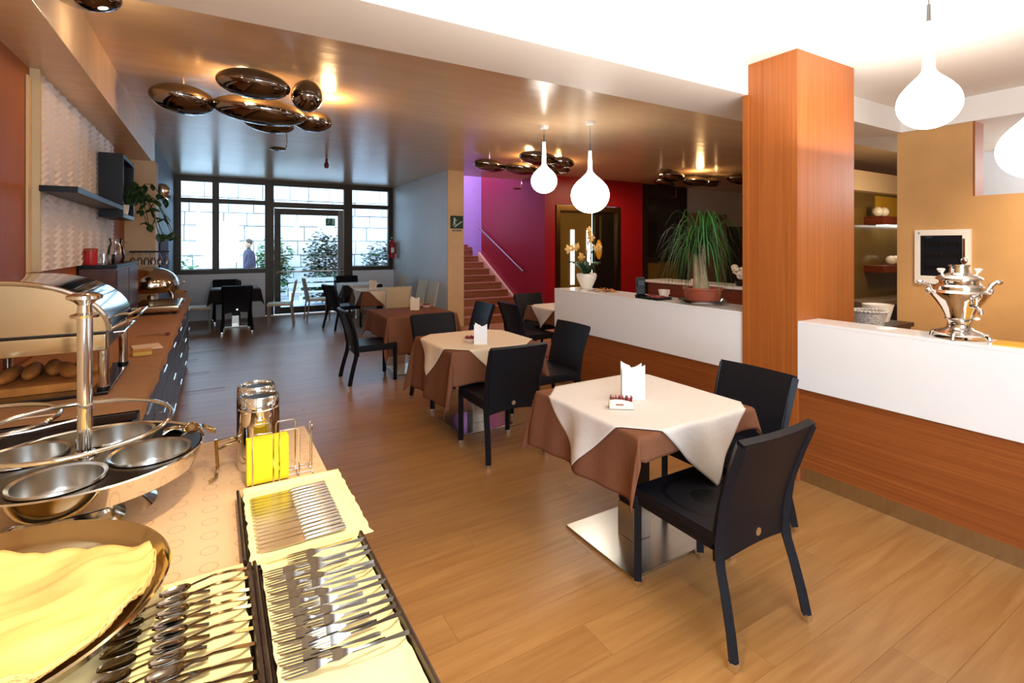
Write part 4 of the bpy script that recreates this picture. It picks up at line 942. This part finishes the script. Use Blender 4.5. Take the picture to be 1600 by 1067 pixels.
# platter with gold napkin
PX, PY, PR, PZ = -.441, 1.423, .353, .86
pt_ = thing('round_platter', 'big round steel platter lined with a golden napkin in the lower left', 'platter', (PX, PY, TB))
h = PZ-TB
MB().lathe([(0, 0), (.14, 0), (.15, .006), (.10, .02), (.08, .05), (.12, h-.047), (0, h-.047)], seg=48).out('foot', 'chrome', pt_)
MB().lathe([(0, h-.048), (.25, h-.048), (.31, h-.042), (.335, h-.025), (PR-.006, h-.004), (PR, h), (PR-.003, h+.004), (PR-.01, h), (.328, h-.022), (.305, h-.036), (.25, h-.042), (0, h-.042)], seg=80).out('dish', 'mirror_steel', pt_)
def gnap(u, vv):
    # square napkin lying in the dish with soft folds
    a = -.52+1.04*u; b = -.48+.717*vv
    a2 = .895*a+.446*b; b2 = -.446*a+.895*b
    r_ = hypot(a2, b2); lim = .322
    if r_ > lim: a2 *= lim/r_; b2 *= lim/r_; r_ = lim
    zb = h-.037+max(0, r_-.295)*.65
    w_ = .026*(1+noise.noise(Vector((a*5, b*8+a*4, 1.3))))+.022*abs(noise.noise(Vector((a*13-b*10, b*6, 4))))
    w_ += .016*max(0, 1-hypot(a-.17, b-.13)/.06)
    return (a2, b2, zb+w_)
gn = MB().sheet(gnap, 70, 56, .002).out('cloth_napkin', 'napkin_gold', None, 0); gn.location = (PX, PY, TB)
tag(gn, 'golden cloth napkin spread in the round platter', 'napkin')

# canisters, napkin rack
def canister(label, x, y, hh):
    t = thing('steel_canister', label, 'canister', (x, y, TB)); r_ = .072
    MB().lathe([(0, 0), (r_-.004, 0), (r_, .004), (r_, hh-.05), (r_-.004, hh-.046), (r_-.004, hh-.042), (r_, hh-.038), (r_-.002, hh-.010), (r_-.006, hh), (r_-.011, hh), (r_-.013, hh-.008), (r_-.013, .02), (0, .02)], seg=44).out('can', 'chrome', t)
    MB().lathe([(0, 0), (r_-.0135, 0), (r_-.0135, .004), (0, .004)], (0, 0, hh-.012), 36).out('inner_lid', 'dark_plate', t)
    return t
canister('polished steel canister behind the yellow napkins, front one', .148, 2.17, .275)
canister('polished steel canister behind the yellow napkins, rear one', .150, 2.345, .272)
wr = thing('napkin_rack', 'thin wire napkin rack at the far end of the buffet table', 'rack', (.20, 2.03, TB))
wm = lambda pts: MB().tube(pts, .0022, 6)
for y, zt_ in ((-.06, .185), (.05, .185)):
    for x in (-.085, .0):
        wm([(x, y, .004), (x, y, zt_-.008), (x+.006, y, zt_), (x+.06, y, zt_), (x+.066, y, zt_-.008), (x+.066, y, .004)]).out('wire_loop', 'chrome', wr)
for y in (-.02, .02): wm([(.115, y, .004), (.115, y, .17)]).ell((.115, y, .172), (.004, .004, .005), seg=8, rings=6).out('wire_post', 'chrome', wr)
for y in (-.06, -.02, .02, .05): wm([(-.09, y, .004), (.12, y, .004)]).out('base_wire', 'chrome', wr)
for x in (-.085, .066, .115): wm([(x, -.065, .003), (x, .055, .003)]).out('base_wire', 'chrome', wr)
yn = thing('yellow_napkins', 'stack of bright yellow paper napkins in the wire rack', 'napkins', (.165, 2.02, TB+.007))
for k in range(8): MB().box((0, -.034+.009*k, .077-.001*k), (.135, .006, .152), .0005, (R(-2+.5*k), 0, 0)).out('napkin', 'yellow_paper', yn)

# cutlery trays
def tray(label, x0, x1, y0, y1, sides):
    t = thing('cutlery_tray', label, 'tray', ((x0+x1)/2, (y0+y1)/2, TB)); hx_, hy_ = (x1-x0)/2, (y1-y0)/2
    MB().bx(-hx_, hx_, -hy_, hy_, 0, .008, .002).out('base', 'dark_wood', t)
    for s_ in sides:
        MB().box((s_*(hx_-.002), 0, .020), (.009, 2*hy_, .036), .003, (0, s_*R(14), 0)).out('side', 'dark_wood', t)
    return t
tray('dark tray holding the row of table knives', .068, .352, 1.475, 1.90, (-1,))
tray('dark tray holding the forks', .090, .357, .62, 1.455, (-1, 1))
tray('dark tray holding the spoons', -.25, .076, .62, 1.455, (1,))
def liner(label, x0, x1, y0, y1, seed, mat='napkin_warm', over=(0, 0, 0, 0)):
    def f_(u, vv):
        x = x0+(x1-x0)*u; y = y0+(y1-y0)*vv
        nz = noise.noise(Vector((x*9+seed, y*9, seed*.7)))*.5+.5
        e = min(u*(x1-x0), (1-u)*(x1-x0), vv*(y1-y0), (1-vv)*(y1-y0))
        lift = .010*max(0, 1-e/.02)
        jag = .006*noise.noise(Vector((y*30, seed, 2)))
        return (x+jag*(1 if u > .9 or u < .1 else 0), y+jag*(1 if vv > .9 else 0), TB+.013+lift+.004*nz*(1 if e < .04 else .3))
    o = MB().sheet(f_, 40, 46, .0015).out('tray_napkin', mat, None, 0)
    return tag(o, label, 'napkin')
liner('yellowish napkin under the knives', .082, .392, 1.452, 1.925, 1)
liner('yellowish napkin under the forks', .104, .348, .66, 1.47, 2)
liner('yellowish napkin under the spoons', -.27, .064, .66, 1.478, 3)
CZ = TB+.0185
def tilt(o, ang, rx=0): o.rotation_euler = (rx, 0, ang)
ORD = ['first', 'second', 'third', 'fourth', 'fifth', 'sixth', 'seventh', 'eighth', 'ninth', 'tenth', 'eleventh', 'twelfth', 'thirteenth', 'fourteenth', 'fifteenth', 'sixteenth']
kn = None
for k in range(16):
    y = 1.845-.0215*k; x = .098; a = R(-1.5)+random.uniform(-.012, .012)
    if kn is None:
        kn = thing('table_knife', 'steel table knife, '+ORD[k]+' from the far end of the knife row', 'knife', (x, y, CZ), a, 'table knives in a row')
        MB().ribbon([(0, 0, 0), (.012, 0, 0), (.06, 0, 0), (.122, 0, .001)], [.008, .018, .0205, .019], .0018).out('blade', 'steel', kn)
        MB().tube([(.122, 0, .002), (.128, 0, .003), (.17, 0, .004), (.225, 0, .005), (.234, 0, .005)], [.006, .0065, .0068, .0078, .006], 10, flat=.75).out('handle', 'knife_steel', kn)
    else: dup(kn, (x, y, CZ), a, 'steel table knife, '+ORD[k]+' from the far end of the knife row')
def fork(loc, a, lb):
    t = thing('table_fork', lb, 'fork', loc, a, 'forks on the fork tray')
    MB().ribbon([(.046, 0, .010), (.058, 0, .013), (.072, 0, .016), (.085, 0, .017)], [.019, .020, .012, .004], .0022).out('head', 'cutlery', t)
    m = MB()
    for q in range(4): m.ribbon([(.0, -.0078+.0052*q, .0), (.02, -.0078+.0052*q, .005), (.048, -.0078+.0052*q, .010)], [.0014, .0034, .0036], .0022)
    m.out('tines', 'cutlery', t)
    MB().ribbon([(.085, 0, .017), (.11, 0, .017), (.15, 0, .011), (.185, 0, .005), (.198, 0, .004)], [.004, .004, .006, .009, .008], .0026).out('handle', 'cutlery', t)
    return t
fk = None
for col in range(2):
    for k in range(12 if col else 11):
        x = (.157 if col else .106)+random.uniform(-.004, .006); y = (1.425 if col else 1.395)-.034*k-random.uniform(0, .006); a = R(-3)+random.uniform(-.07, .07)
        lb = 'steel fork, '+ORD[k]+' from the far end of the '+('right' if col else 'left')+' fork column'
        if fk is None: fk = fork((x, y, CZ+.007), a, lb); o = fk
        else: o = dup(fk, (x, y, CZ+.007+(.008 if col else 0)), a, lb)
        o.rotation_euler = (R(58), 0, a)
sp = None
for col in range(2):
    for k in range(13):
        lb = 'steel spoon, '+ORD[k]+' from the far end of the '+('right' if col else 'left')+' spoon column'
        x = (-.115 if col else -.195)+.0+random.uniform(-.006, .006); y = (1.425 if col else 1.40)-.038*k; a = R(2)+random.uniform(-.06, .06)
        if sp is None:
            sp = thing('table_spoon', lb, 'spoon', (x, y, CZ), a, 'spoons on the spoon tray'); o = sp
            def bowl(u, vv):
                t_ = u*pi; w_ = .0175*sin(t_)**.75*(1-.12*cos(t_)); q = (vv-.5)*2
                return (.031-.031*cos(t_), w_*q, .008-.008*sin(t_)*(1-q*q))
            MB().sheet(bowl, 14, 8, .0014).out('bowl', 'cutlery', sp)
            MB().ribbon([(.060, 0, .007), (.075, 0, .010), (.11, 0, .014), (.15, 0, .010), (.178, 0, .004), (.188, 0, .003)], [.006, .005, .006, .009, .012, .009], .0026).out('handle', 'cutlery', sp)
        else: o = dup(sp, (x, y, CZ+(.008 if col else 0)), a, lb)
